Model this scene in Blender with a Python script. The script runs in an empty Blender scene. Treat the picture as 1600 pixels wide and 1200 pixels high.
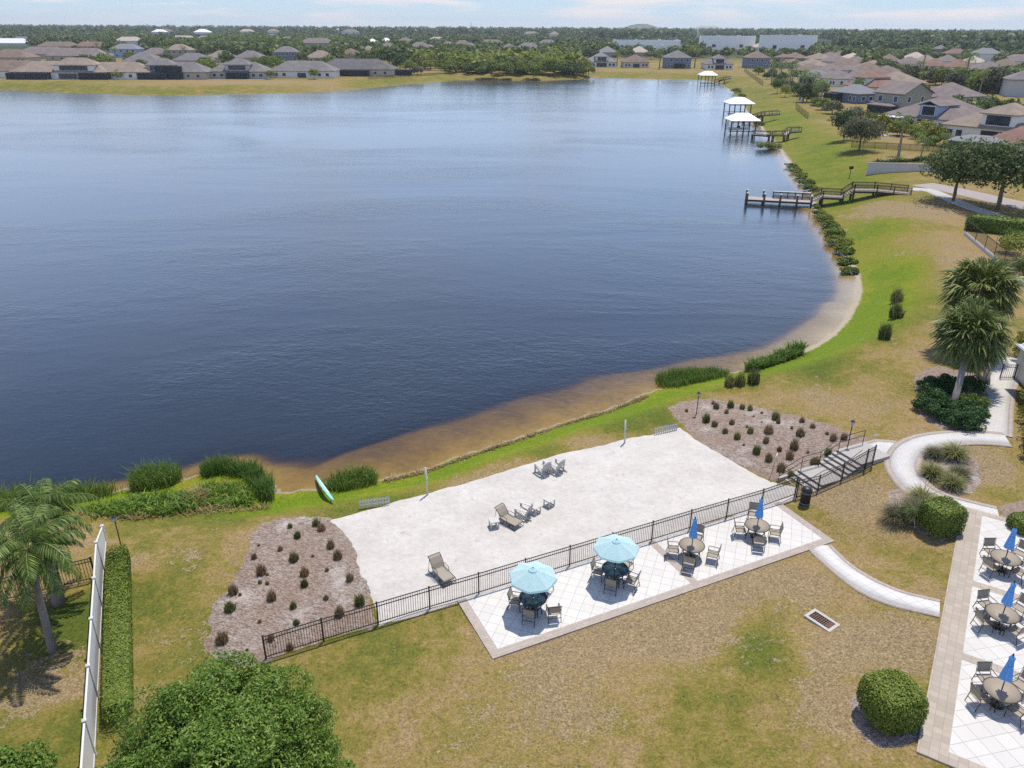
import bpy, math, random
import numpy as np
from mathutils import Vector, Matrix, Euler
S = bpy.context.scene
COL = S.collection
R = math.radians
rnd = random.Random(7)

# ---------------------------------------------------------------- camera model
F_PX, HOR, ROLL, CAM_H = 1215.0, 40.0, R(-0.3), 24.0
_p = math.atan((600 - HOR) / F_PX)
_fw = np.array([0, math.cos(_p), -math.sin(_p)]); _up = np.array([0, math.sin(_p), math.cos(_p)]); _rt = np.array([1.0, 0, 0])
_R = math.cos(ROLL) * _rt - math.sin(ROLL) * _up
_U = math.sin(ROLL) * _rt + math.cos(ROLL) * _up
def at(px, py, z=0.0):
    d = _fw * F_PX + _R * (px - 800) + _U * (600 - py)
    t = (z - CAM_H) / d[2]
    return Vector((d[0] * t, d[1] * t, z))
WATER_Z = -1.2
# ---------------------------------------------------------------- terrain
SHORE_PX = [(-60, 800), (0, 786), (60, 781), (130, 775), (200, 764), (250, 757), (290, 748), (330, 735), (372, 728), (405, 742), (432, 770), (500, 765), (600, 748), (660, 735), (720, 712), (800, 688), (880, 660), (950, 640),
 (1010, 615), (1060, 600), (1100, 590), (1165, 578), (1230, 558), (1265, 543), (1295, 524), (1318, 500), (1332, 475), (1338, 455), (1335, 430), (1322, 405),
 (1306, 382), (1288, 355), (1274, 335), (1270, 318), (1264, 300), (1253, 285), (1241, 270), (1229, 248), (1216, 232), (1203, 216), (1192, 205), (1181, 190),
 (1171, 178), (1161, 162), (1151, 150), (1142, 141), (1128, 132), (1110, 127), (1090, 124), (1000, 123), (930, 121), (905, 124), (850, 126), (780, 125), (715, 125),
 (690, 128), (640, 131), (540, 141), (460, 145), (370, 147), (250, 149), (120, 146), (0, 140), (-200, 136), (-600, 170), (-900, 330), (-500, 640)]
SHORE = np.array([at(x, y, WATER_Z)[:2] for x, y in SHORE_PX])
def sdpoly(P, X, Y):
    """signed distance, positive inside the polygon"""
    X = np.asarray(X, float); Y = np.asarray(Y, float)
    d2 = np.full(X.shape, 1e18); ins = np.zeros(X.shape, bool)
    n = len(P)
    for i in range(n):
        ax, ay = P[i]; bx, by = P[(i + 1) % n]
        ex, ey = bx - ax, by - ay
        t = np.clip(((X - ax) * ex + (Y - ay) * ey) / (ex * ex + ey * ey + 1e-12), 0, 1)
        d2 = np.minimum(d2, (X - ax - t * ex) ** 2 + (Y - ay - t * ey) ** 2)
        c = ((ay > Y) != (by > Y))
        with np.errstate(divide='ignore', invalid='ignore'):
            xi = ax + (Y - ay) * ex / (ey if abs(ey) > 1e-12 else 1e-12)
        ins ^= c & (X < xi)
    d = np.sqrt(d2)
    return np.where(ins, d, -d)
def sstep(a, b, x):
    t = np.clip((x - a) / (b - a), 0, 1); return t * t * (3 - 2 * t)
_h = np.random.default_rng(3).random((256, 256))
def vnoise(X, Y, s=1.0):
    X = np.asarray(X, float) / s; Y = np.asarray(Y, float) / s
    xi = np.floor(X).astype(int); yi = np.floor(Y).astype(int)
    fx = X - xi; fy = Y - yi; fx = fx * fx * (3 - 2 * fx); fy = fy * fy * (3 - 2 * fy)
    g = lambda a, b: _h[(xi + a) % 256, (yi + b) % 256]
    return (g(0, 0) * (1 - fx) + g(1, 0) * fx) * (1 - fy) + (g(0, 1) * (1 - fx) + g(1, 1) * fx) * fy
PLAZA_Z, TOP_Z = 1.2, 1.22
_CP = [(520,815,0),(600,960,0),(975,690,0),(1060,670,0),(1200,750,0),(850,800,0),(420,1025,0),(340,960,0),(400,840,0),(210,900,0),(50,1100,0),(100,920,0),(20,840,0),(-200,900,0),(-200,1200,0),
 (300,1150,0),(600,1100,.05),(800,1150,.15),(1000,1000,.05),(1100,1100,.4),(1100,920,0),(1250,950,.4),(1350,1100,.95),(1432,1172,1.2),(1420,1300,1.2),(1000,1300,.4),(1500,800,1.2),(1465,950,1.15),(1600,1000,1.2),(1600,1200,1.2),
 (350,762,-.95),(300,778,-.8),(240,788,-.7),(400,765,-.95),(1303,850,.03),(1235,795,0),(1300,800,.3),(1390,690,1.2),(1400,740,1.2),(1420,800,1.1),(1330,740,.6),(1335,695,.9),(1280,740,.3),(1372,728,1.0),(1300,665,.75),(1240,650,.45),(1150,630,.15),(1060,635,0),(1450,690,1.22),(1560,690,1.3),
 (1540,600,1.3),(1400,600,1.05),(1300,600,.5),(1400,480,1.0),(1500,400,1.3),(1380,340,1.2),(1450,300,1.4),(1340,270,1.2),(1500,270,1.6),(1300,200,1.2),(1450,240,1.6),(1600,250,1.8),(1230,150,1.0),
 (1350,150,1.5),(1000,100,1.3),(500,115,1.3),(100,115,1.3),(1500,80,1.3),(100,60,1.3),(800,70,1.3),(1250,90,1.3)]
CP = [tuple(at(x, y, z)) for x, y, z in _CP]
PATIO_PX = [(718, 945), (770, 1031), (1303, 847), (1222, 788)]
_pc = [at(x, y, 0) for x, y in PATIO_PX]
# square the patio up: direction along its long lawn-side edge
PU = (_pc[2] - _pc[1]).normalized(); PV = Vector((-PU.y, PU.x, 0)); P0 = _pc[1]
PL = ((_pc[2] - _pc[1]).length + (_pc[3] - _pc[0]).length) / 2; PW = 3.98
PATIO = np.array([(P0 + PU * a + PV * b)[:2] for a, b in ((0, 0), (PL, 0), (PL, PW), (0, PW))])
_bl, _tl = at(1432, 1172, PLAZA_Z), at(1503, 792, PLAZA_Z)
QV = (_tl - _bl).normalized(); QU = Vector((QV.y, -QV.x, 0)); Q0 = _bl; QL = (_tl - _bl).length; QW = 13.0
PLAZA = np.array([(Q0 + QU * a + QV * b)[:2] for a, b in ((0, 0), (QW, 0), (QW, QL), (0, QL))])
_fa, _fb = at(416, 1030, 0), at(1241, 778, 0)
FU = (_fb - _fa).normalized(); FV = Vector((-FU.y, FU.x, 0)); F0 = _fa; FLEN = (_fb - _fa).length
def terrain(X, Y):
    X = np.asarray(X, float); Y = np.asarray(Y, float)
    d = -sdpoly(SHORE, X, Y)
    num = np.zeros(X.shape); den = np.zeros(X.shape)
    for cx, cy, cz in CP:
        r2 = (X - cx) ** 2 + (Y - cy) ** 2 + 1.5
        w = 1 / r2 ** 1.6
        num += w * cz; den += w
    P = num / den
    P = P + (PLAZA_Z - P) * (1 - sstep(0, 2.0, -sdpoly(PLAZA, X, Y)))
    P = P * sstep(0, 1.2, -sdpoly(PATIO, X, Y))
    L = np.clip(4.2 + (Y - 48) * 0.11, 4.2, 14)
    t = np.clip(d / L, 0, 1)
    g = 0.35 * t + 0.65 * t * t * (3 - 2 * t)
    wob = (vnoise(X, Y, 2.3) - .5) * 0.22 * sstep(0.0, 2.5, np.abs(d)) * (1 - sstep(60, 120, Y))
    land = WATER_Z + (P - WATER_Z) * g + wob * 0.25
    sh = np.interp(X, [-22, -15, -11, -8, 2, 12, 22, 40], [1.0, 1.3, 4.2, 6.0, 6.6, 4.2, 3.0, 3.2]) * (0.75 + 0.5 * vnoise(X + 50, Y, 6)); sh = np.where(Y > 75, 2.0, sh)
    w = np.maximum(-d, 0)
    bed = WATER_Z - 0.03 - np.minimum(2.6, .032 * np.minimum(w, sh) + .26 * np.maximum(w - sh * .8, 0) ** 1.3)
    return np.where(d > 0, land, bed)
def th(x, y): return float(terrain(np.array([x]), np.array([y]))[0])
_gc = {}
def G(px, py):
    z = 0.3
    key = (px, py)
    if key in _gc: return _gc[key].copy()
    for _ in range(14):
        p = at(px, py, z); n = th(p.x, p.y)
        if abs(n - z) < .004: break
        z = 0.35 * z + 0.65 * n
    p = at(px, py, z); p.z = n; _gc[key] = p; return p.copy()
def proj(P):
    P = np.array(P, float) - np.array([0, 0, CAM_H]); zc = P @ _fw; return 800 + F_PX * (P @ _R) / zc, 600 - F_PX * (P @ _U) / zc

# ---------------------------------------------------------------- objects
def tag(o, label=None, cat=None, group=None, kind=None):
    if label: o['label'] = label
    if cat: o['category'] = cat
    if group: o['group'] = group
    if kind: o['kind'] = kind
    return o
def thing(name, label, cat, loc=(0, 0, 0), rz=0, group=None, scale=None):
    o = bpy.data.objects.new(name, None); COL.objects.link(o)
    o.empty_display_size = .3; o.location = loc; o.rotation_euler = (0, 0, rz)
    if scale is not None: o.scale = (scale,) * 3 if isinstance(scale, (int, float)) else scale
    return tag(o, label, cat, group)
def link(name, me, mats, parent=None, loc=None):
    o = bpy.data.objects.new(name, me); COL.objects.link(o)
    if mats is not None:
        for m in (mats if isinstance(mats, (list, tuple)) else [mats]): me.materials.append(m)
    if parent: o.parent = parent
    if loc is not None: o.location = loc
    return o
def kids(o): return [c for c in bpy.data.objects if c.parent == o]
_ktree = {}
def dup(root, loc, rz=0, label=None, cat=None, group=None, scale=None):
    if root.name not in _ktree:
        _ktree[root.name] = [(c, [g for g in kids(c)]) for c in kids(root)]
    r = root.copy(); COL.objects.link(r); r.location = loc; r.rotation_euler = (0, 0, rz)
    if scale is not None: r.scale = (scale,) * 3 if isinstance(scale, (int, float)) else scale
    tag(r, label, cat, group)
    for c, gs in _ktree[root.name]:
        k = c.copy(); COL.objects.link(k); k.parent = r
        for g in gs:
            q = g.copy(); COL.objects.link(q); q.parent = k
    return r
def npmesh(name, V, Fq, smooth=False):
    me = bpy.data.meshes.new(name); V = np.asarray(V, np.float32); Fq = np.asarray(Fq, np.int32)
    k = Fq.shape[1]; n = len(Fq)
    me.vertices.add(len(V)); me.vertices.foreach_set('co', V.ravel())
    me.loops.add(n * k); me.loops.foreach_set('vertex_index', Fq.ravel())
    me.polygons.add(n); me.polygons.foreach_set('loop_start', np.arange(0, n * k, k, dtype=np.int32))
    try: me.polygons.foreach_set('loop_total', np.full(n, k, np.int32))
    except Exception: pass
    if smooth: me.polygons.foreach_set('use_smooth', np.ones(n, bool))
    me.update(calc_edges=True); me.validate()
    return me
class MB:
    def __init__(s): s.v = []; s.f = []; s.m = []; s.sm = []
    def add(s, vs, fs, mi=0, sm=False):
        b = len(s.v); s.v += [tuple(p) for p in vs]
        for f in fs: s.f.append([b + i for i in f]); s.m.append(mi); s.sm.append(sm)
        return s
    def box(s, c, d, rz=0, mi=0):
        x, y, z = d[0] / 2, d[1] / 2, d[2] / 2; ca, sa = math.cos(rz), math.sin(rz)
        vs = []
        for k in (-z, z):
            for a, b in ((-x, -y), (x, -y), (x, y), (-x, y)):
                vs.append((c[0] + a * ca - b * sa, c[1] + a * sa + b * ca, c[2] + k))
        return s.add(vs, [(3, 2, 1, 0), (4, 5, 6, 7), (0, 1, 5, 4), (1, 2, 6, 5), (2, 3, 7, 6), (3, 0, 4, 7)], mi)
    def bar(s, p, q, w, h=None, mi=0, upv=(0, 0, 1)):
        p = Vector(p); q = Vector(q); d = (q - p).normalized(); h = h or w
        a = d.cross(Vector(upv))
        if a.length < 1e-3: a = d.cross(Vector((1, 0, 0)))
        a.normalize(); b = a.cross(d)
        vs = [e + a * (i * w / 2) + b * (j * h / 2) for e in (p, q) for i, j in ((-1, -1), (1, -1), (1, 1), (-1, 1))]
        return s.add(vs, [(3, 2, 1, 0), (4, 5, 6, 7), (0, 1, 5, 4), (1, 2, 6, 5), (2, 3, 7, 6), (3, 0, 4, 7)], mi)
    def path(s, pts, rad, n=6, mi=0, cap=True):
        pts = [Vector(p) for p in pts]; rings = []
        rs = rad if isinstance(rad, (list, tuple)) else [rad] * len(pts)
        for i, p in enumerate(pts):
            t = (pts[min(i + 1, len(pts) - 1)] - pts[max(i - 1, 0)]).normalized()
            a = t.cross(Vector((0, 0, 1)))
            if a.length < 1e-2: a = Vector((1, 0, 0))
            a.normalize(); b = a.cross(t)
            rings.append([p + (a * math.cos(2 * math.pi * k / n) + b * math.sin(2 * math.pi * k / n)) * rs[i] for k in range(n)])
        vs = [v for r in rings for v in r]; fs = []
        for i in range(len(pts) - 1):
            for k in range(n):
                fs.append((i * n + k, i * n + (k + 1) % n, (i + 1) * n + (k + 1) % n, (i + 1) * n + k))
        if cap: fs += [tuple(range(n))[::-1], tuple((len(pts) - 1) * n + k for k in range(n))]
        return s.add(vs, fs, mi, True)
    def lathe(s, prof, n=20, c=(0, 0, 0), mi=0, sm=True, ph=0.0):
        vs = [(c[0] + r * math.cos(2 * math.pi * k / n + ph), c[1] + r * math.sin(2 * math.pi * k / n + ph), c[2] + z) for r, z in prof for k in range(n)]
        fs = [(i * n + k, i * n + (k + 1) % n, (i + 1) * n + (k + 1) % n, (i + 1) * n + k) for i in range(len(prof) - 1) for k in range(n)]
        return s.add(vs, fs, mi, sm)
    def prism(s, poly, z0, z1, mi=0):
        n = len(poly); vs = [(p[0], p[1], z0) for p in poly] + [(p[0], p[1], z1) for p in poly]
        return s.add(vs, [tuple(range(n))[::-1], tuple(range(n, 2 * n))] + [(i, (i + 1) % n, n + (i + 1) % n, n + i) for i in range(n)], mi)
    def tri(s, vs, mi=0): return s.add(vs, [tuple(range(len(vs)))], mi)
    def build(s, name, mats, parent=None, loc=None):
        me = bpy.data.meshes.new(name); me.from_pydata(s.v, [], s.f)
        me.polygons.foreach_set('material_index', s.m); me.polygons.foreach_set('use_smooth', s.sm); me.update()
        return link(name, me, mats, parent, loc)

# ---------------------------------------------------------------- node helpers
def nd(t, typ, ins=None, **props):
    n = t.nodes.new(typ)
    for k, v in props.items(): setattr(n, k, v)
    for k, v in (ins or {}).items():
        sck = n.inputs[k]
        if isinstance(v, bpy.types.NodeSocket): t.links.new(v, sck)
        elif isinstance(v, bpy.types.Node): t.links.new(v.outputs[0], sck)
        else:
            if isinstance(v, tuple) and len(v) == 3 and sck.type == 'RGBA': v = (*v, 1)
            sck.default_value = v
    return n
def newmat(name):
    m = bpy.data.materials.new(name); m.use_nodes = True; t = m.node_tree; t.nodes.clear()
    o = t.nodes.new('ShaderNodeOutputMaterial'); return m, t, o
def coords(t, obj=True, rot=0, scale=(1, 1, 1), loc=(0, 0, 0)):
    c = nd(t, 'ShaderNodeTexCoord'); s = c.outputs['Object' if obj else 'Generated']
    if rot or scale != (1, 1, 1) or loc != (0, 0, 0):
        return nd(t, 'ShaderNodeMapping', {'Vector': s, 'Rotation': (0, 0, rot), 'Scale': scale, 'Location': loc}).outputs[0]
    return s
def wcoords(t): return nd(t, 'ShaderNodeNewGeometry').outputs['Position']
def noise(t, vec, scale, detail=4, rough=.55, dist=0):
    return nd(t, 'ShaderNodeTexNoise', {'Vector': vec, 'Scale': scale, 'Detail': detail, 'Roughness': rough, 'Distortion': dist}).outputs['Fac']
def ramp(t, fac, stops, interp='LINEAR'):
    n = nd(t, 'ShaderNodeValToRGB', {'Fac': fac}); e = n.color_ramp.elements; n.color_ramp.interpolation = interp
    while len(e) > 1: e.remove(e[0])
    e[0].position = stops[0][0]; e[0].color = _c4(stops[0][1])
    for p, c in stops[1:]:
        x = e.new(p); x.color = _c4(c)
    return n.outputs['Color']
def _c4(c): return (c, c, c, 1) if isinstance(c, (int, float)) else (*c, 1) if len(c) == 3 else c
def mix(t, fac, a, b, mode='MIX'):
    n = nd(t, 'ShaderNodeMix', data_type='RGBA', blend_type=mode)
    for k, v in ((0, fac), (6, a), (7, b)):
        if isinstance(v, bpy.types.NodeSocket): t.links.new(v, n.inputs[k])
        else: n.inputs[k].default_value = v if k == 0 else _c4(v)
    return n.outputs[2]
def mth(t, op, a, b=0.0, c=0.0, clamp=False):
    n = nd(t, 'ShaderNodeMath', operation=op); n.use_clamp = clamp
    for i, v in enumerate((a, b, c)):
        if isinstance(v, bpy.types.NodeSocket): t.links.new(v, n.inputs[i])
        else: n.inputs[i].default_value = v
    return n.outputs[0]
def bump(t, h, strength=.4, dist=.02): return nd(t, 'ShaderNodeBump', {'Height': h, 'Strength': strength, 'Distance': dist}).outputs[0]
def princ(t, o, col, rough=.6, spec=.3, metal=0.0, nrm=None, **kw):
    b = nd(t, 'ShaderNodeBsdfPrincipled', {'Base Color': col, 'Roughness': rough, 'Specular IOR Level': spec, 'Metallic': metal, **kw})
    if nrm: t.links.new(nrm, b.inputs['Normal'])
    t.links.new(b.outputs[0], o.inputs['Surface']); return b
def simple(name, col, rough=.55, spec=.3, metal=0.0, var=.25, scale=6.0, bmp=0.0, bscale=40):
    """painted / plain surface: a little mottling, faint bump"""
    m, t, o = newmat(name); v = coords(t)
    n = noise(t, v, scale, 5, .6)
    c = mix(t, n, tuple(x * (1 - var) for x in col), tuple(min(1, x * (1 + var)) for x in col))
    nr = bump(t, noise(t, v, bscale, 3), bmp, .01) if bmp else None
    princ(t, o, c, rough, spec, metal, nr); return m
def foliage(name, c_dark, c_mid, c_light, trans=.3, nscale=.6, objvar=.25, rough=.55):
    m, t, o = newmat(name)
    g = nd(t, 'ShaderNodeNewGeometry'); oi = nd(t, 'ShaderNodeObjectInfo')
    n = noise(t, coords(t), nscale, 3)
    k = mth(t, 'ADD', mth(t, 'MULTIPLY', g.outputs['Random Per Island'], .62), mth(t, 'MULTIPLY', n, .42))
    c = ramp(t, k, [(.12, c_dark), (.5, c_mid), (.92, c_light)])
    hs = nd(t, 'ShaderNodeHueSaturation', {'Color': c, 'Hue': mth(t, 'MULTIPLY_ADD', oi.outputs['Random'], -.05 * objvar / .25, .5 + .025 * objvar / .25), 'Saturation': 1.0, 'Value': mth(t, 'MULTIPLY_ADD', oi.outputs['Random'], objvar * 2, 1 - objvar), 'Fac': 1.0})
    d = nd(t, 'ShaderNodeBsdfPrincipled', {'Base Color': hs.outputs[0], 'Roughness': rough, 'Specular IOR Level': .25})
    tr = nd(t, 'ShaderNodeBsdfTranslucent', {'Color': hs.outputs[0]})
    mx = nd(t, 'ShaderNodeMixShader', {0: trans, 1: d.outputs[0], 2: tr.outputs[0]})
    t.links.new(mx.outputs[0], o.inputs['Surface']); return m
# ---------------------------------------------------------------- camera, light, sky, air
cam = bpy.data.cameras.new('camera'); co = bpy.data.objects.new('camera', cam); COL.objects.link(co)
cam.sensor_width = 36; cam.sensor_fit = 'HORIZONTAL'; cam.lens = 36 * F_PX / 1600; cam.clip_end = 20000; cam.clip_start = .3
M = Matrix(((_R[0], _U[0], -_fw[0], 0), (_R[1], _U[1], -_fw[1], 0), (_R[2], _U[2], -_fw[2], CAM_H), (0, 0, 0, 1)))
co.matrix_world = M; S.camera = co
SUN_AZ, SUN_EL = R(27), R(70)
sv = Vector((math.sin(SUN_AZ) * math.cos(SUN_EL), math.cos(SUN_AZ) * math.cos(SUN_EL), math.sin(SUN_EL)))
sl = bpy.data.lights.new('sun', 'SUN'); sl.energy = 3.95; sl.angle = R(.55); sl.color = (1, .93, .82)
so = bpy.data.objects.new('sun', sl); COL.objects.link(so); so.rotation_euler = sv.to_track_quat('Z', 'Y').to_euler(); so.location = (0, 0, 60)
W = bpy.data.worlds.new('World'); S.world = W; W.use_nodes = True; t = W.node_tree; t.nodes.clear()
sky = nd(t, 'ShaderNodeTexSky', sky_type='NISHITA'); sky.sun_disc = False; sky.sun_elevation = SUN_EL; sky.sun_rotation = SUN_AZ
sky.altitude = 10; sky.air_density = 1.0; sky.dust_density = .1; sky.ozone_density = 3.2
tc = nd(t, 'ShaderNodeTexCoord').outputs['Generated']
cv = nd(t, 'ShaderNodeMapping', {'Vector': tc, 'Scale': (5.5, 5.5, 46), 'Location': (1.7, .4, 0)}).outputs[0]
cl = ramp(t, noise(t, cv, 1.0, 6, .58, .3), [(.45, 0), (.60, .95)])
zz = nd(t, 'ShaderNodeSeparateXYZ', {0: tc}).outputs[2]
cl = mth(t, 'MULTIPLY', cl, ramp(t, zz, [(0.0, .35), (.012, 1), (.2, .6), (.5, .25)]))
skyb = mix(t, 1.0, sky.outputs[0], (.90, .955, 1.10), 'MULTIPLY')
skyb = mix(t, ramp(t, zz, [(0.0, .9), (.04, .85), (.10, .9), (.28, .85), (.43, .1), (.8, 0)]), skyb, ramp(t, zz, [(0.0, (4.9, 5.9, 6.6)), (.03, (4.1, 5.7, 7.2)), (.07, (7.4, 8.9, 11.0)), (.18, (7.2, 9.7, 14.2)), (.30, (5.4, 8.0, 13.4))]))
skyc = mix(t, cl, skyb, (7.2, 6.7, 6.7))
bg = nd(t, 'ShaderNodeBackground', {'Color': skyc, 'Strength': .10})
ow = t.nodes.new('ShaderNodeOutputWorld'); t.links.new(bg.outputs[0], ow.inputs['Surface'])
S.view_settings.view_transform = 'Standard'; S.view_settings.look = 'None'; S.view_settings.exposure = 0.38; S.view_settings.gamma = 1; S.view_settings.use_curve_mapping = False
S.cycles.max_bounces = 8; S.cycles.transparent_max_bounces = 12; S.cycles.volume_bounces = 0; S.cycles.use_denoising = False
HAZE = True
if HAZE:
    hz = MB().box((0, 3900, 39), (13600, 8900, 88)); m, t, o = newmat('haze_air')
    v = nd(t, 'ShaderNodeVolumePrincipled', {'Color': (.80, .88, .96, 1), 'Density': 1.0e-4, 'Anisotropy': .2}); t.links.new(v.outputs[0], o.inputs['Volume'])
    tag(hz.build('haze', m), kind='stuff')

# ---------------------------------------------------------------- ground sheet with zones
def graded(a, b, st, gr, lo, hi):
    c = list(np.arange(a, b + 1e-6, st)); x, s = c[-1], st
    while x < hi: s *= gr; x += s; c.append(x)
    x, s = c[0], st; pre = []
    while x > lo: s *= gr; x -= s; pre.append(x)
    return np.array(pre[::-1] + c)
gx = graded(-31, 33, .36, 1.027, -6500, 6500); gy = graded(13, 60, .36, 1.024, -60, 8000)
X, Y = np.meshgrid(gx, gy); Z = terrain(X, Y); nX, nY = len(gx), len(gy)
dS = -sdpoly(SHORE, X, Y)
idx = np.arange(nX * nY).reshape(nY, nX)
quads = np.stack([idx[:-1, :-1], idx[:-1, 1:], idx[1:, 1:], idx[1:, :-1]], -1).reshape(-1, 4)
me = npmesh('ground', np.stack([X, Y, Z], -1).reshape(-1, 3), quads, True)
L_ = np.clip(3.4 + (Y - 48) * .13, 3.4, 15)
lush = .95 * np.exp(-((dS - .42 * L_) / (.62 * L_)) ** 2) * (1 - .44 * sstep(60, 95, Y)) * (1 - .65 * sstep(230, 330, Y)); lush = np.where(dS > 0, lush, 0)
bare = np.zeros_like(X)
def blob(px, py, r, dl=0, db=0, asp=1.0):
    global lush, bare
    p = G(px, py); w = np.exp(-(((X - p.x) / (r * asp)) ** 2 + ((Y - p.y) / r) ** 2)); lush = lush + dl * w; bare = bare + db * w
lush += np.where(Y < 300, .20, .25)
for b in [(1180,1010,1.9,.42,-.3),(1080,1085,1.6,.1,-.1),(600,1090,5,.14,0,1.6),(520,1050,3,.2),(640,985,2.2,.2,-.2,1.8),(1050,1190,3,.15),(1480,1080,1,.0),(900,990,2.4,-.2,.75,1.9),(1020,950,2.4,-.2,.85,1.8),(1130,895,1.6,-.2,.9,1.7),(1090,1010,2,-.1,.5),
 (1260,905,1.6,-.2,.8),(1350,1000,2,-.1,.45),(1290,1020,2,-.1,.5),(1430,1000,1.6,-.1,.6),(760,1150,3.5,-.1,.35,1.5),(900,1100,2.5,0,.35),(1330,1120,1.3,-.1,.7),(1250,1100,2,-.05,.35),
 (1330,780,2.2,-.15,.85,1.3),(1270,800,1.0,.35,-.2),(1290,770,1.4,0,.55),(1400,870,1.8,.12,0),(1440,880,1.5,.1,.1),(1360,900,1.2,.15,0),(1380,830,1.5,-.05,.4),(1440,700,2.0,-.1,.5),(1530,730,2.2,.0,.6),(1560,770,2,.2,.0),(1500,720,2,-.1,.8),
 (230,900,3,.22,-.1),(210,1000,3,.12,.1),(330,800,2.2,.45,0,1.5),(230,800,2.4,.35),(270,860,2.0,-.15,.25),(250,1000,1.0,0,.3),(205,880,.9,-.3,.9),(70,1150,3,.3,-.1),(110,960,1.8,.6),(110,1000,1.6,.55),(225,860,1.6,.3),(225,950,1.6,.2),(30,1060,3,.1,.45),(100,1080,1.6,-.2,.55),(130,1120,1.0,.3),
 (560,795,1.6,.35,-.2,2),(800,735,1.8,-.35,.35,3),(720,760,1.2,-.2,.3,2),(900,690,1.5,-.25,.35,2),(880,705,.8,.4,-.3,2.5),(980,665,1.4,.45,-.3,2),(1020,645,1.4,.5,-.3,1.6),(1040,660,.9,.5,-.3),(600,780,.9,.35,-.3,2),
 (1150,610,1.5,.2,0,2),(1230,580,2.5,.3,0,1.4),(1280,620,2.4,-.2,.35,1.4),(1340,640,2.0,-.05,.25,1.4),(1380,590,2.4,-.05,.2),(1300,570,2.5,.35,0),(1370,520,4,.2,0),(1415,425,5,.35,-.2),(1420,470,5,.15,0),(1430,540,4,-.15,.2),(1400,640,2.0,0,.3),
 (1400,330,6,-.3,.75,1.5),(1355,322,3,-.2,.45),(1450,380,7,-.2,.35,1.4),(1500,340,5,-.05,.3),(1530,420,6,-.2,.4),(1480,430,6,-.2,.3),(1385,345,3,.15,-.3),(1350,360,5,.1,0),(1290,310,3,.2),(1290,265,8,.1,-.1),(1320,230,9,.1,-.1),(1250,190,12,.12,0),
 (1285,190,8,-.2,.5),(1240,150,16,.12,.0),(1200,140,14,.15),(1390,245,9,-.1,.1),(1420,225,8,-.15,.1),(1380,190,5,.7,-.3,1.6),(1470,270,6,-.2,.2),(1450,285,4,.2,0),(1100,120,25,.1,0),
 (300,128,16,-.15,.35,3),(470,135,14,-.15,.3,3),(600,126,12,.1,.15,3),(80,132,18,.12,0,3),(1010,112,25,-.05,.25,3)]: blob(*b)
vivid = np.clip(1.35 * np.exp(-(np.maximum(dS - .45 * L_, 0) / (.55 * L_)) ** 2), 0, 1) * (dS > 0) * (1 - .5 * sstep(60, 120, Y)) * (1 - .6 * sstep(230, 330, Y))
me.attributes.new('vivid', 'FLOAT', 'POINT').data.foreach_set('value', vivid.astype(np.float32).ravel())
blob(335, 768, 1.5, -.4, .3, 1.8)
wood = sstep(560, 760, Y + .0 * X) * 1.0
shoreband = np.exp(-(np.maximum(dS, 0) / np.clip(.55 + (Y - 50) * .005, .55, 1.6)) ** 2)
cove = np.zeros_like(X)
for px, py, r in ((1260, 548, 4), (1300, 522, 4.5), (1325, 490, 5), (1336, 455, 6), (1332, 425, 6), (1225, 566, 2.5), (1300, 335, 4)):
    p = at(px, py, WATER_Z); cove = np.maximum(cove, np.exp(-((X - p.x) ** 2 + (Y - p.y) ** 2) / r ** 2))
shoreband = shoreband * np.clip(.30 * (Y < 70) + .62 * (Y >= 70) * (Y < 260) + cove, 0, 1)
bed = np.where(dS > 0, shoreband, np.where(Y < 240, 1.0, 0.0))
me.attributes.new('cove', 'FLOAT', 'POINT').data.foreach_set('value', cove.astype(np.float32).ravel())
ca = me.color_attributes.new('zones', 'FLOAT_COLOR', 'POINT')
ca.data.foreach_set('color', np.stack([np.clip(lush, 0, 1.4), np.clip(bare, 0, 1.2), bed, wood], -1).astype(np.float32).ravel())
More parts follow.
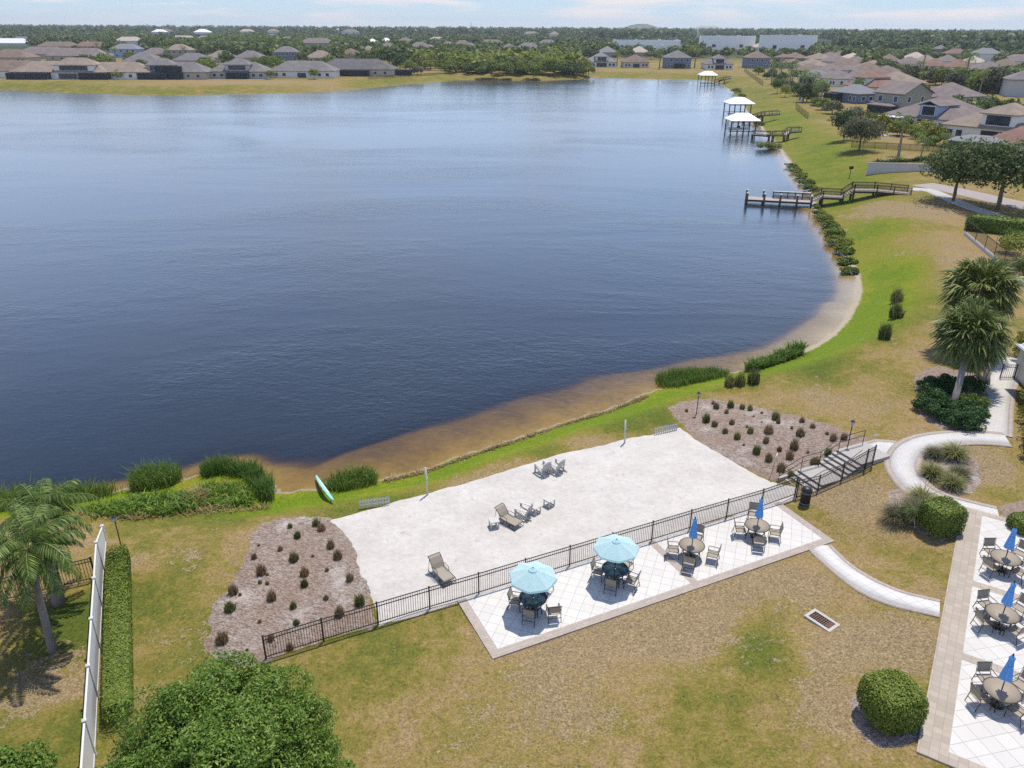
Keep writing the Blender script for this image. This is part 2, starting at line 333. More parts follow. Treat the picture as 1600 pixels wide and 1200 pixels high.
def ground_mat():
    m, t, o = newmat('turf'); v = wcoords(t)
    a = nd(t, 'ShaderNodeAttribute', attribute_name='zones'); sx = nd(t, 'ShaderNodeSeparateColor', {0: a.outputs['Color']})
    lu, ba, be = sx.outputs[0], sx.outputs[1], sx.outputs[2]; co_ = nd(t, 'ShaderNodeAttribute', attribute_name='cove').outputs['Fac']; wo = a.outputs['Alpha']
    n1 = noise(t, v, .33, 5, .6); n2 = noise(t, v, 1.7, 6, .65, .4); n3 = noise(t, v, 13, 5, .7); n4 = noise(t, v, .045, 4, .55); n5 = noise(t, v, 42, 2, .6); n6 = noise(t, v, .12, 6, .65, .8)
    k = mth(t, 'ADD', lu, mth(t, 'MULTIPLY_ADD', n1, 1.4, -.7)); k = mth(t, 'ADD', k, mth(t, 'MULTIPLY_ADD', n2, 1.25, -.625)); k = mth(t, 'ADD', k, mth(t, 'MULTIPLY_ADD', n4, .9, -.45)); k = mth(t, 'ADD', k, mth(t, 'MULTIPLY_ADD', n6, .9, -.45))
    k = mth(t, 'ADD', k, mth(t, 'MULTIPLY_ADD', n3, .85, -.425))
    g = ramp(t, k, [(0, (.25, .18, .09)), (.24, (.212, .163, .052)), (.45, (.155, .138, .030)), (.62, (.115, .122, .024)), (.85, (.085, .105, .018)), (1.0, (.07, .095, .015))])
    gv = ramp(t, k, [(0, (.24, .18, .075)), (.28, (.20, .165, .04)), (.5, (.185, .18, .022)), (.72, (.175, .195, .014)), (1.0, (.115, .17, .009))])
    g = mix(t, nd(t, 'ShaderNodeAttribute', attribute_name='vivid').outputs['Fac'], g, gv)
    b = mth(t, 'ADD', ba, mth(t, 'MULTIPLY_ADD', n2, 1.7, -.85)); b = mth(t, 'ADD', b, mth(t, 'MULTIPLY_ADD', n3, .8, -.4)); b = mth(t, 'ADD', b, mth(t, 'MULTIPLY_ADD', n1, 1.3, -.65)); b = mth(t, 'ADD', b, mth(t, 'MULTIPLY_ADD', n6, 1.7, -.85))
    bf = ramp(t, b, [(.44, 0), (.64, .9)])
    bc = ramp(t, mth(t, 'ADD', mth(t, 'MULTIPLY', n3, .6), mth(t, 'MULTIPLY', n2, .4)), [(.25, (.17, .12, .072)), (.5, (.235, .175, .10)), (.75, (.32, .25, .155))])
    c = mix(t, bf, g, bc)
    n7 = noise(t, v, 6.5, 4, .75, .5)
    sp = ramp(t, mth(t, 'ADD', mth(t, 'MULTIPLY', n3, .42), mth(t, 'ADD', mth(t, 'MULTIPLY', n5, .28), mth(t, 'MULTIPLY', n7, .30))), [(.36, .25), (.45, .75), (.53, 1.12), (.64, 1.75)])
    c = mix(t, 1.0, c, sp, 'MULTIPLY')
    bn = ramp(t, mth(t, 'ADD', be, mth(t, 'MULTIPLY_ADD', n2, .9, -.45)), [(.35, 0), (.6, 1)])
    bedc = ramp(t, mth(t, 'ADD', mth(t, 'MULTIPLY', n1, .5), mth(t, 'MULTIPLY', n2, .5)), [(.3, (.17, .11, .015)), (.5, (.28, .19, .026)), (.7, (.37, .26, .05))])
    bedc = mix(t, mth(t, 'MULTIPLY', co_, .8), bedc, (.40, .34, .22))
    dry = ramp(t, n3, [(.3, (.22, .17, .12)), (.7, (.48, .42, .35))])
    bedc = mix(t, ramp(t, be, [(.9, 1), (1.0, 0)]), bedc, dry)
    c = mix(t, bn, c, bedc)
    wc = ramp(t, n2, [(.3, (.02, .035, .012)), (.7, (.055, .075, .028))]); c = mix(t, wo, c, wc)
    h = mth(t, 'ADD', mth(t, 'MULTIPLY', n3, .6), mth(t, 'MULTIPLY', n5, .4))
    princ(t, o, c, .9, .1, 0, bump(t, h, .9, .05)); return m
ground = link('ground', me, ground_mat()); tag(ground, 'mown grass ground around the lake with dry brown patches', kind='structure')

# ---------------------------------------------------------------- lake
sel = (dS < 2.5)
cell = (sel[:-1, :-1] | sel[:-1, 1:] | sel[1:, 1:] | sel[1:, :-1]).reshape(-1)
used = np.unique(quads[cell]); remap = np.full(nX * nY, -1); remap[used] = np.arange(len(used))
wv = np.stack([X, Y, np.full_like(X, WATER_Z)], -1).reshape(-1, 3)[used]
wm = npmesh('lake_water', wv, remap[quads[cell]], True)
dep = wm.attributes.new('depth', 'FLOAT', 'POINT'); dep.data.foreach_set('value', np.maximum(0, WATER_Z - Z).reshape(-1)[used].astype(np.float32))
def water_mat():
    m, t, o = newmat('lake_water'); v = wcoords(t)
    d = nd(t, 'ShaderNodeAttribute', attribute_name='depth').outputs['Fac']
    d = mth(t, 'MULTIPLY', d, mth(t, 'MULTIPLY_ADD', noise(t, v, .35, 4), .9, .55))
    ex = lambda k: mth(t, 'POWER', 2.71828, mth(t, 'MULTIPLY', d, -k))
    tint = nd(t, 'ShaderNodeCombineColor', {0: ex(1.15), 1: ex(1.75), 2: ex(3.2)}).outputs[0]
    tr = nd(t, 'ShaderNodeBsdfTransparent', {'Color': tint})
    df = nd(t, 'ShaderNodeBsdfDiffuse', {'Color': (.012, .017, .026, 1)})
    body = nd(t, 'ShaderNodeMixShader', {0: mth(t, 'SUBTRACT', 1.0, ex(2.2)), 1: tr.outputs[0], 2: df.outputs[0]})
    vw = nd(t, 'ShaderNodeMapping', {'Vector': v, 'Rotation': (0, 0, .5), 'Scale': (1, 1.7, 1)}).outputs[0]
    w1 = noise(t, vw, 1.5, 3, .55, .3); w2 = noise(t, vw, 4.6, 2, .5); w3 = noise(t, vw, .42, 5, .62, .5)
    gust = ramp(t, noise(t, nd(t, 'ShaderNodeMapping', {'Vector': v, 'Scale': (.38, 1, 1), 'Rotation': (0, 0, .12)}).outputs[0], .035, 4, .6, .6), [(.38, .15), (.5, .75), (.63, 1.8)])
    h = mth(t, 'ADD', mth(t, 'MULTIPLY', w1, .55), mth(t, 'ADD', mth(t, 'MULTIPLY', w2, .2), mth(t, 'MULTIPLY', w3, .95)))
    nb = nd(t, 'ShaderNodeBump', {'Height': mth(t, 'MULTIPLY', h, gust), 'Strength': 1.0, 'Distance': .034}).outputs[0]
    gl = nd(t, 'ShaderNodeBsdfGlossy', {'Color': (.93, .98, 1, 1), 'Roughness': .16, 'Normal': nb})
    fr = nd(t, 'ShaderNodeFresnel', {'IOR': 1.47, 'Normal': nb}).outputs[0]
    mx = nd(t, 'ShaderNodeMixShader', {0: fr, 1: body.outputs[0], 2: gl.outputs[0]}); t.links.new(mx.outputs[0], o.inputs['Surface']); return m
lake = link('lake_water', wm, water_mat()); tag(lake, 'rippled blue lake with brown shallows along the sand', kind='structure')

# ---------------------------------------------------------------- draped sheets
def sheet(name, px, st, amp, nscale, mat, top=.05, extra=None, label=None):
    poly = np.array([G(x, y)[:2] for x, y in px])
    if extra is not None: poly = extra
    x0, y0 = poly.min(0) - 1.2; x1, y1 = poly.max(0) + 1.2
    xs = np.arange(x0, x1, st); ys = np.arange(y0, y1, st); A, B = np.meshgrid(xs, ys)
    sd = sdpoly(poly, A, B) + (vnoise(A, B, nscale) - .5) * amp + (vnoise(A + 9, B, nscale * .3) - .5) * amp * .6
    off = np.clip(sd * .2, -.09, top) + (vnoise(A, B, .9) - .5) * .02 * sstep(0, .3, sd)
    C = terrain(A, B) + off
    keep = sd > -.35; kc = keep[:-1, :-1] & keep[:-1, 1:] & keep[1:, 1:] & keep[1:, :-1]
    ii = np.arange(A.size).reshape(A.shape); q = np.stack([ii[:-1, :-1], ii[:-1, 1:], ii[1:, 1:], ii[1:, :-1]], -1)[kc]
    us = np.unique(q); rm = np.full(A.size, -1); rm[us] = np.arange(len(us))
    o = link(name, npmesh(name, np.stack([A, B, C], -1).reshape(-1, 3)[us], rm[q], True), mat)
    return tag(o, label, kind='structure')
def sand_mat():
    m, t, o = newmat('white_sand'); v = wcoords(t)
    n1 = noise(t, v, .5, 5, .6); n2 = noise(t, v, 3.2, 6, .65, .5); n3 = noise(t, v, 30, 3)
    c = ramp(t, mth(t, 'ADD', mth(t, 'MULTIPLY', n1, .55), mth(t, 'MULTIPLY', n2, .45)), [(.3, (.40, .375, .345)), (.5, (.49, .468, .44)), (.7, (.565, .545, .52))])
    bits = ramp(t, mth(t, 'ADD', noise(t, v, 2.6, 7, .8, 1.2), mth(t, 'MULTIPLY', n1, .25)), [(.70, 0), (.80, .65)])
    c = mix(t, bits, c, (.30, .25, .21))
    vo = nd(t, 'ShaderNodeTexVoronoi', {'Vector': v, 'Scale': 2.4}).outputs['Distance']
    h = mth(t, 'ADD', mth(t, 'MULTIPLY', n2, 1.0), mth(t, 'ADD', mth(t, 'MULTIPLY', vo, .35), mth(t, 'MULTIPLY', n3, .12)))
    princ(t, o, c, .95, .1, 0, bump(t, h, .7, .10)); return m
def mulch_mat():
    m, t, o = newmat('bark_mulch'); v = wcoords(t)
    n1 = noise(t, v, .45, 5, .6); n2 = noise(t, v, 5, 6, .7, .6); n3 = noise(t, v, 22, 4, .7, 1.0)
    vo = nd(t, 'ShaderNodeTexVoronoi', {'Vector': nd(t, 'ShaderNodeMapping', {'Vector': v, 'Scale': (1, 2.2, 1), 'Rotation': (0, 0, .6)}).outputs[0], 'Scale': 9, 'Randomness': 1.0}); 
    k = mth(t, 'ADD', mth(t, 'MULTIPLY', n2, .35), mth(t, 'ADD', mth(t, 'MULTIPLY', n3, .3), mth(t, 'MULTIPLY', nd(t, 'ShaderNodeSeparateColor', {0: vo.outputs['Color']}).outputs[0], .35)))
    c = ramp(t, k, [(.24, (.11, .08, .065)), (.42, (.255, .20, .165)), (.58, (.375, .315, .275)), (.8, (.54, .485, .445))])
    c = mix(t, ramp(t, n1, [(.38, .45), (.6, 0)]), c, (.26, .17, .12))
    c = mix(t, ramp(t, n1, [(.58, 0), (.7, .7)]), c, (.56, .51, .47))
    princ(t, o, c, .95, .1, 0, bump(t, mth(t, 'ADD', n3, vo.outputs['Distance']), 1.0, .06)); return m
SANDM = sand_mat(); MULCHM = mulch_mat()
sheet('sand', [(500,815),(560,800),(610,786),(665,772),(760,746),(860,713),(975,687),(1062,669),(1085,685),(1110,702),(1160,730),(1205,752),(1248,762),(1241,781),(1134,811),(1020,846),(940,873),(751,930),(674,953),(592,978),(585,945),(565,905),(552,870),(535,835)], .16, .22, 1.5, SANDM, label='white sand court beside the lake')
sheet('mulch_bed', [(388,835),(405,822),(440,811),(480,807),(515,809),(545,830),(560,868),(572,905),(590,955),(588,977),(507,1002),(414,1030),(375,1040),(332,1030),(326,1000),(328,960),(345,925),(372,890),(382,860)], .14, .5, 1.2, MULCHM, label='brown mulch bed at the left end of the sand')
sheet('mulch_bed', [(1043,636),(1058,628),(1100,624),(1160,631),(1240,649),(1310,670),(1338,682),(1372,680),(1335,705),(1300,718),(1248,750),(1210,753),(1160,729),(1110,702),(1078,676),(1062,658)], .14, .5, 1.2, MULCHM, label='brown mulch bed between the sand and the stairs')
def ringpx(cx, cy, rx, ry, n=14, ph=0): return [(cx + rx * math.cos(2 * math.pi * k / n + ph), cy + ry * math.sin(2 * math.pi * k / n + ph)) for k in range(n)]
sheet('mulch_bed', ringpx(1392, 1118, 62, 58), .12, .3, .8, MULCHM, label='pale mulch ring round the clipped bush')
sheet('mulch_bed', [(1385,770),(1430,758),(1480,775),(1502,800),(1500,840),(1470,845),(1420,820),(1385,800)], .13, .4, 1.0, MULCHM, label='mulch under the hedge by the curved path')
sheet('mulch_bed', [(1445,700),(1475,684),(1510,700),(1540,735),(1520,768),(1475,775),(1450,745)], .13, .4, 1.0, MULCHM, label='mulch under the ornamental grasses inside the path')
sheet('mulch_bed', [(1430,585),(1465,570),(1540,590),(1550,640),(1530,672),(1480,672),(1436,650)], .15, .4, 1.0, MULCHM, label='mulch under the two sabal palms')
sheet('mulch_bed', [(1565,790),(1600,780),(1640,800),(1640,840),(1580,832),(1560,812)], .13, .3, .8, MULCHM, label='mulch under the shrub at the plaza edge')

# ---------------------------------------------------------------- paving
def tile_mat(name, rot, size, base, joint, var=.06, row=None, off=0.0, mortar=.012, stain=.12):
    m, t, o = newmat(name); v = nd(t, 'ShaderNodeMapping', {'Vector': wcoords(t), 'Rotation': (0, 0, rot)}).outputs[0]
    b = nd(t, 'ShaderNodeTexBrick', {'Vector': v, 'Color1': tuple(x * (1 - var) for x in base), 'Color2': tuple(min(1, x * (1 + var)) for x in base), 'Mortar': joint, 'Scale': 1.0, 'Mortar Size': mortar, 'Mortar Smooth': .2, 'Bias': 0.0, 'Brick Width': size, 'Row Height': row or size}, offset=off, squash=1.0)
    n = noise(t, v, .6, 5, .6); n2 = noise(t, v, 7, 4, .6)
    c = mix(t, ramp(t, n, [(.35, stain), (.65, 0)]), b.outputs['Color'], tuple(x * .7 for x in base))
    c = mix(t, ramp(t, n2, [(.3, .12), (.7, 0)]), c, tuple(x * .6 for x in base))
    princ(t, o, c, .8, .25, 0, bump(t, mth(t, 'ADD', mth(t, 'MULTIPLY', b.outputs['Fac'], -1.0), mth(t, 'MULTIPLY', n2, .15)), .35, .008)); return m
pang = math.atan2(PU.y, PU.x); qang = math.atan2(QU.y, QU.x)
TILE = tile_mat('patio_tile', -(pang + R(45)), .52, (.565, .55, .53), (.35, .34, .325), .045)
TILEQ = tile_mat('plaza_tile', -(qang + R(45)), .62, (.555, .54, .52), (.33, .32, .305), .05, stain=.2)
BORD = tile_mat('border_paver', -pang, .30, (.375, .325, .29), (.25, .22, .195), .09, .15, .5, .008)
BORDQ = tile_mat('plaza_border_paver', -qang, .30, (.37, .32, .27), (.25, .22, .19), .1, .30, 0, .008)
CONC = simple('pale_concrete', (.42, .40, .38), .85, .2, 0, .12, 2, .3, 30)
def loc2(P, U, V, a, b): return (P + U * a + V * b)
def strip(mb, P, U, V, a0, a1, b0, b1, z, zb=None, mi=0):
    c = [loc2(P, U, V, a, b) for a, b in ((a0, b0), (a1, b0), (a1, b1), (a0, b1))]
    mb.prism([(q.x, q.y) for q in c], zb if zb is not None else z - .25, z, mi)
mb = MB(); strip(mb, P0, PU, PV, .42, PL - .42, .42, PW, .060)
pt = mb.build('patio', TILE); tag(pt, 'pale diagonal tile patio behind the fence', kind='structure')
mb = MB(); bw = .42
strip(mb, P0, PU, PV, 0, PL, 0, bw, .064); strip(mb, P0, PU, PV, 0, bw, bw, PW, .064); strip(mb, P0, PU, PV, PL - bw, PL, bw, PW, .064)
sx_ = [(at(1078, 905, 0) - P0).dot(PU)]
for s_ in sx_: strip(mb, P0, PU, PV, s_ - .2, s_ + .2, bw, PW, .066, .0)
tag(mb.build('patio_border', BORD, pt), 'pinkish paver border of the patio')
mb = MB(); strip(mb, Q0, QU, QV, .95, QW, .45, QL - .45, PLAZA_Z + .060)
pz = mb.build('plaza', TILEQ); tag(pz, 'pale tiled terrace on the right with three tables', kind='structure')
mb = MB(); zq = PLAZA_Z + .064
strip(mb, Q0, QU, QV, .14, .95, 0, QL, zq); strip(mb, Q0, QU, QV, .95, QW, 0, .45, zq); strip(mb, Q0, QU, QV, .95, QW, QL - .45, QL, zq)
for px, py in ((1478, 1018), (1496, 906)):
    b_ = (at(px, py, PLAZA_Z) - Q0).dot(QV); strip(mb, Q0, QU, QV, .95, QW, b_ - .22, b_ + .22, zq + .002, zq - .1)
tag(mb.build('plaza_border', BORDQ, pz), 'tan paver bands of the terrace')
mb = MB(); strip(mb, Q0, QU, QV, 0, .14, -.14, QL, PLAZA_Z + .075, PLAZA_Z - .5); strip(mb, Q0, QU, QV, .14, QW, -.14, 0, PLAZA_Z + .075, PLAZA_Z - .5)
mb.build('plaza_kerb', BORDQ, pz)
def smooth_line(pts, st=.35):
    P = [Vector(p) for p in pts]; out = []
    for i in range(len(P) - 1):
        a, b, c, d = P[max(i - 1, 0)], P[i], P[i + 1], P[min(i + 2, len(P) - 1)]
        n = max(2, int((c - b).length / st))
        for k in range(n):
            u = k / n
            out.append(.5 * ((2 * b) + (c - a) * u + (2 * a - 5 * b + 4 * c - d) * u * u + (3 * b - a - 3 * c + d) * u ** 3))
    out.append(P[-1]); return out
def ribbon(name, pts, w, wb, lift, mt, mbord, label, st=.35, step=.25, sk=.2):
    L = smooth_line([Vector((p.x, p.y, 0)) for p in pts], st)
    def lay(offs, lift, nm, mat, parent=None):
        V = []; Fq = []
        no = len(offs)
        for i, p in enumerate(L):
            tn = (L[min(i + 1, len(L) - 1)] - L[max(i - 1, 0)]).normalized(); nv = Vector((-tn.y, tn.x, 0))
            for j, o_ in enumerate(offs):
                q = p + nv * o_; V.append([q.x, q.y, 0])
        V = np.array(V); V[:, 2] = terrain(V[:, 0], V[:, 1]) + lift
        for j in (0, no - 1): V[j::no, 2] -= sk
        for i in range(len(L) - 1):
            for j in range(no - 1): Fq.append((i * no + j, (i + 1) * no + j, (i + 1) * no + j + 1, i * no + j + 1))
        Fq = [f[::-1] for f in Fq]
        return link(nm, npmesh(nm, V, Fq), mat, parent)
    h = w / 2; n = max(2, int(w / .5)); inner = [-h] + [-h + w * k / n for k in range(n + 1)] + [h]
    r = lay(inner, lift, name, mt); tag(r, label, kind='structure')
    if wb:
        e = .01
        lay([-h - wb, -h - wb, -h + e, -h + e], lift + .004, 'path_border', mbord, r); lay([h - e, h - e, h + wb, h + wb], lift + .004, 'path_border', mbord, r)
    return r
e1 = loc2(P0, PU, PV, PL - 1.0, 0)
ribbon('path', [e1 + PV * .05, G(1316, 889), G(1360, 918), G(1410, 938), at(1468, 952, PLAZA_Z)], .92, .21, .05, tile_mat('path_tile', -.3, .5, (.56, .55, .54), (.38, .37, .355), .04), BORD, 'short curving paver path from the patio to the terrace')
ribbon('path', [G(1574, 688), G(1545, 685), G(1490, 685), G(1445, 692), G(1418, 707), G(1410, 730), G(1428, 758), G(1470, 783), G(1520, 797), G(1560, 806)], 1.25, .34, .055, tile_mat('walk_tile', -.6, .3, (.53, .52, .505), (.40, .385, .37), .05, .15, .5), BORD, 'curving paver path that hooks round the ornamental grasses')
ribbon('path', [G(1552, 678), G(1554, 650), G(1559, 615), G(1567, 590), G(1582, 560)], 1.5, .3, .049, tile_mat('walk_paver', -.2, .3, (.50, .485, .465), (.38, .365, .35), .06, .15, .5), BORD, 'straight pale walk running up beside the clubhouse')
ribbon('road', [G(1422, 297), G(1450, 297), G(1500, 318), G(1560, 338), G(1680, 370)], 2.2, 0, .05, CONC, None, 'pale concrete walk from the pier into the oaks', 1.0)
ribbon('road', [G(1440, 288), G(1500, 300), G(1600, 322), G(1720, 345)], 5.0, 0, .04, simple('asphalt', (.30, .27, .26), .9, .2, 0, .2, 1.5, .3, 20), None, 'greyish street behind the two oaks', 2.0)
ribbon('road', [G(1255, 78), G(1300, 82), G(1345, 90), G(1400, 98), G(1480, 108)], 12, 0, .06, simple('pale_road', (.45, .43, .40), .9, .2, 0, .15, .3), None, 'pale street leading past the white block', 6.0)  # road surface is light-coloured all over
ribbon('path', [G(1355, 206), G(1375, 208), G(1385, 213), G(1400, 214)], 1.2, 0, .05, CONC, None, 'little pale garden path behind the lawn trees', 1.0)
# distant mounds and the hazy ridge
def hill(name, px, dist, wpx, hpx, label, col, seed):
    b = at(px, 600, 0); dirv = (_fw * F_PX + _R * (px - 800)); dx = dirv[0] / dirv[1]
    cx, cy = dx * dist, dist; w = wpx * dist / F_PX; h = hpx * dist / F_PX
    n = 30; V = []
    for j in range(n + 1):
        for i in range(n + 1):
            u, v_ = i / n * 2 - 1, j / n * 2 - 1; r = math.sqrt(u * u + v_ * v_)
            k = max(0, 1 - r * r) ** 1.15 if r < 1 else 0
            k = min(k, .93) / .93 if k > 0 else 0
            V.append((cx + u * w / 2, cy + v_ * w * .6, 1.0 + h * k * (0.9 + .2 * float(vnoise(u * 3 + seed, v_ * 3, .5))) - (.5 if k == 0 else 0)))
    Fq = [(j * (n + 1) + i, j * (n + 1) + i + 1, (j + 1) * (n + 1) + i + 1, (j + 1) * (n + 1) + i) for j in range(n) for i in range(n)]
    o = link(name, npmesh(name, V, Fq, True), simple('hill_soil', col, .95, .05, 0, .2, .02)); return tag(o, label, kind='structure')
hill('hill', 965, 5200, 66, 8, 'low greenish mound on the horizon', (.10, .10, .07), 1)
hill('hill', 1050, 5600, 60, 6, 'pale bare mound on the horizon', (.30, .28, .24), 5)
# ---------------------------------------------------------------- vegetation meshes
def quadcloud(rng, C, Nrm, size, aspect=.5, jit=.7):
    """diamond leaves at C, facing roughly Nrm"""
    n = len(C); d = Nrm + rng.normal(0, jit, (n, 3)); d /= np.linalg.norm(d, axis=1, keepdims=True) + 1e-9
    r = rng.normal(0, 1, (n, 3)); a = np.cross(d, r); a /= np.linalg.norm(a, axis=1, keepdims=True) + 1e-9; b = np.cross(d, a)
    s = size * rng.uniform(.6, 1.3, (n, 1)); a = a * s; b = b * s * aspect
    V = np.stack([C - a, C + b * .9 + d * s * .12, C + a, C - b * .9 + d * s * .12], 1).reshape(-1, 3)
    return V, np.arange(4 * n).reshape(n, 4)
def shellpts(rng, n, c, r, inner=.6, low=-1.0):
    d = rng.normal(0, 1, (int(n * 2.2) + 8, 3)); d /= np.linalg.norm(d, axis=1, keepdims=True); d = d[d[:, 2] > low][:n]
    k = rng.uniform(inner, 1.03, (len(d), 1)) ** .7
    return np.array(c) + d * k * np.array(r), d
def crown(seed, rx, rz, cz, nsub, nleaf, leaf, sub=.42, flat=-.35, aspect=.55, inner=.55):
    """crown = many overlapping leaf clumps over an ellipsoid: uneven outline with gaps"""
    rng = np.random.default_rng(seed); Cs, Ns = [], []
    d = rng.normal(0, 1, (nsub * 4, 3)); d /= np.linalg.norm(d, axis=1, keepdims=True); d = d[d[:, 2] > flat][:nsub]
    per = max(4, nleaf // (nsub + 1))
    for v in d:
        k = rng.uniform(.45, .92); c = v * np.array([rx, rx, rz]) * k + np.array([0, 0, cz]); s = rng.uniform(.6, 1.15) * sub
        p, nn = shellpts(rng, per, c, (rx * s, rx * s, rz * s * .8), inner); Cs.append(p); Ns.append(nn * .7 + v * .5 + np.array([0, 0, .35]))
    return quadcloud(rng, np.concatenate(Cs), np.concatenate(Ns), leaf, aspect)
def trunk_mesh(name, h, r, top, seed, limbs=4, spread=.5, bend=.05):
    rr = random.Random(seed); mb = MB(); pts = [(rr.uniform(-1, 1) * bend * h * i / 4, rr.uniform(-1, 1) * bend * h * i / 4, h * i / 4 - (.15 if i == 0 else 0)) for i in range(5)]
    mb.path(pts, [r * 1.35, r, r * .9, r * .78, r * .6], 8)
    for i in range(limbs):
        a = 2 * math.pi * i / limbs + rr.random(); k = rr.uniform(.55, .95); b = Vector(pts[2]).lerp(Vector(pts[4]), k)
        e = b + Vector((math.cos(a) * spread, math.sin(a) * spread, rr.uniform(.5, 1) * (top - h) * .8 + .2))
        m_ = b.lerp(e, .5) + Vector((0, 0, -.08 * spread)); mb.path([b, m_, e], [r * .5, r * .36, r * .15], 6)
    me = bpy.data.meshes.new(name); me.from_pydata(mb.v, [], mb.f); me.polygons.foreach_set('use_smooth', mb.sm); me.update(); return me
BARK = simple('bark', (.16, .13, .105), .9, .1, 0, .4, 5, .8, 18)
PALMBARK = simple('palm_bark', (.24, .215, .19), .9, .1, 0, .35, 6, .8, 9)
F_OAK = foliage('oak_leaves', (.035, .062, .016), (.08, .125, .034), (.16, .20, .07), .42)
F_BUSH = foliage('bright_leaves', (.065, .10, .016), (.16, .21, .03), (.29, .32, .08), .42)
F_NEAR = foliage('canopy_leaves', (.04, .095, .010), (.12, .225, .028), (.34, .43, .11), .38, .9, .0)
F_OLIVE = foliage('olive_leaves', (.07, .08, .04), (.14, .145, .075), (.24, .24, .135), .4)
F_HEDGE = foliage('hedge_leaves', (.045, .08, .010), (.135, .195, .024), (.27, .31, .06), .22, 1.2, .1)
F_YEL = foliage('yellow_leaves', (.09, .10, .012), (.19, .20, .02), (.33, .32, .05), .3, 1.0, .1)
F_PALM = foliage('palm_fronds', (.04, .085, .014), (.12, .19, .036), (.31, .37, .13), .33, .8, .12, .4)
F_SABAL = foliage('sabal_fans', (.05, .08, .018), (.13, .175, .042), (.34, .36, .14), .28, .8, .1, .42)
F_REED = foliage('reed_blades', (.035, .085, .012), (.10, .19, .03), (.23, .31, .07), .38, .5, .15)
F_DEAD = foliage('dead_reeds', (.15, .09, .035), (.30, .20, .085), (.46, .36, .22), .15, .6, .1)
F_TUFT = foliage('tuft_blades', (.085, .10, .03), (.17, .19, .06), (.28, .30, .11), .4, 1.5, .3)
F_TUFTB = foliage('brown_tuft_blades', (.14, .105, .05), (.26, .20, .105), (.40, .32, .19), .4, 1.5, .25)
F_ORN = foliage('ornamental_grass', (.085, .105, .028), (.21, .21, .065), (.42, .37, .17), .25, 1.5, .2)
def mk_tree_protos(seed0, n, crown_h, rz, leaves, leaf, nsub):
    out = []
    for i in range(n):
        V, Fq = crown(seed0 + i, 1.0, rz, crown_h, nsub, leaves, leaf)
        out.append((trunk_mesh('trunk', crown_h * .8, .055, crown_h, seed0 + i, 5, .5), npmesh('crown', V, Fq)))
    return out
OAK_LO = mk_tree_protos(100, 4, 1.05, .85, 1400, .10, 34)   # unit crown radius
BUSH_LO = mk_tree_protos(140, 5, .70, .74, 1200, .11, 30)
OAK_HI = mk_tree_protos(160, 3, .98, .80, 9000, .046, 90)
def frond_np(rng, az, elev, length, droop, nl, leafl, leafw, base=(0, 0, 0), hang=.55):
    V, Fq = [], []; ca, sa = math.cos(az), math.sin(az); side = np.array([-sa, ca, 0])
    pts = []; e = elev; p = np.array(base, float); st = length / nl
    for i in range(nl + 1):
        pts.append(p.copy()); p = p + np.array([ca * math.cos(e), sa * math.cos(e), math.sin(e)]) * st; e -= droop / nl * (0.5 + 1.0 * i / nl)
    def quad(a, b, c, d):
        k = len(V); V.extend([a, b, c, d]); Fq.append((k, k + 1, k + 2, k + 3))
    for i in range(nl):
        w = np.array([0, 0, 1.0]) * (.035 * length / 3) * (1 - .7 * i / nl) * .6 + side * 0
        s2 = side * .018 * length / 3
        quad(pts[i] - s2, pts[i] + s2, pts[i + 1] + s2, pts[i + 1] - s2)
        if i < nl * .12: continue
        tn = pts[i + 1] - pts[i]; tn /= np.linalg.norm(tn); f = i / nl; ll = leafl * (math.sin(math.pi * min(1, .18 + f * .80)) ** .6 + .12)
        for sg in (-1, 1):
            d = side * sg * .72 + tn * .5 + np.array([0, 0, -hang + rng.uniform(-.3, .35)]); d /= np.linalg.norm(d)
            q = pts[i] + tn * rng.uniform(0, st); w_ = tn * leafw * .5
            mid = q + d * ll * .55; tip = q + d * ll + np.array([0, 0, -.18 * ll])
            quad(q - w_ * .5, mid - w_, tip, mid + w_)
    return V, Fq
def palm_mesh(seed, nf, length, nl, leafl, leafw, droop=1.5, emin=-.5, emax=1.25):
    rng = np.random.default_rng(seed); V, Fq = [], []
    for i in range(nf):
        u = (i + .5) / nf; el = emax - (emax - emin) * u ** .8 + rng.uniform(-.12, .12)
        a, b = frond_np(rng, i * 2.39996 + rng.uniform(-.2, .2), el, length * rng.uniform(.8, 1.08), droop * rng.uniform(.75, 1.2), nl, leafl, leafw)
        k = len(V); V += a; Fq += [tuple(x + k for x in f) for f in b]
    return npmesh('crown', np.array(V), np.array(Fq))
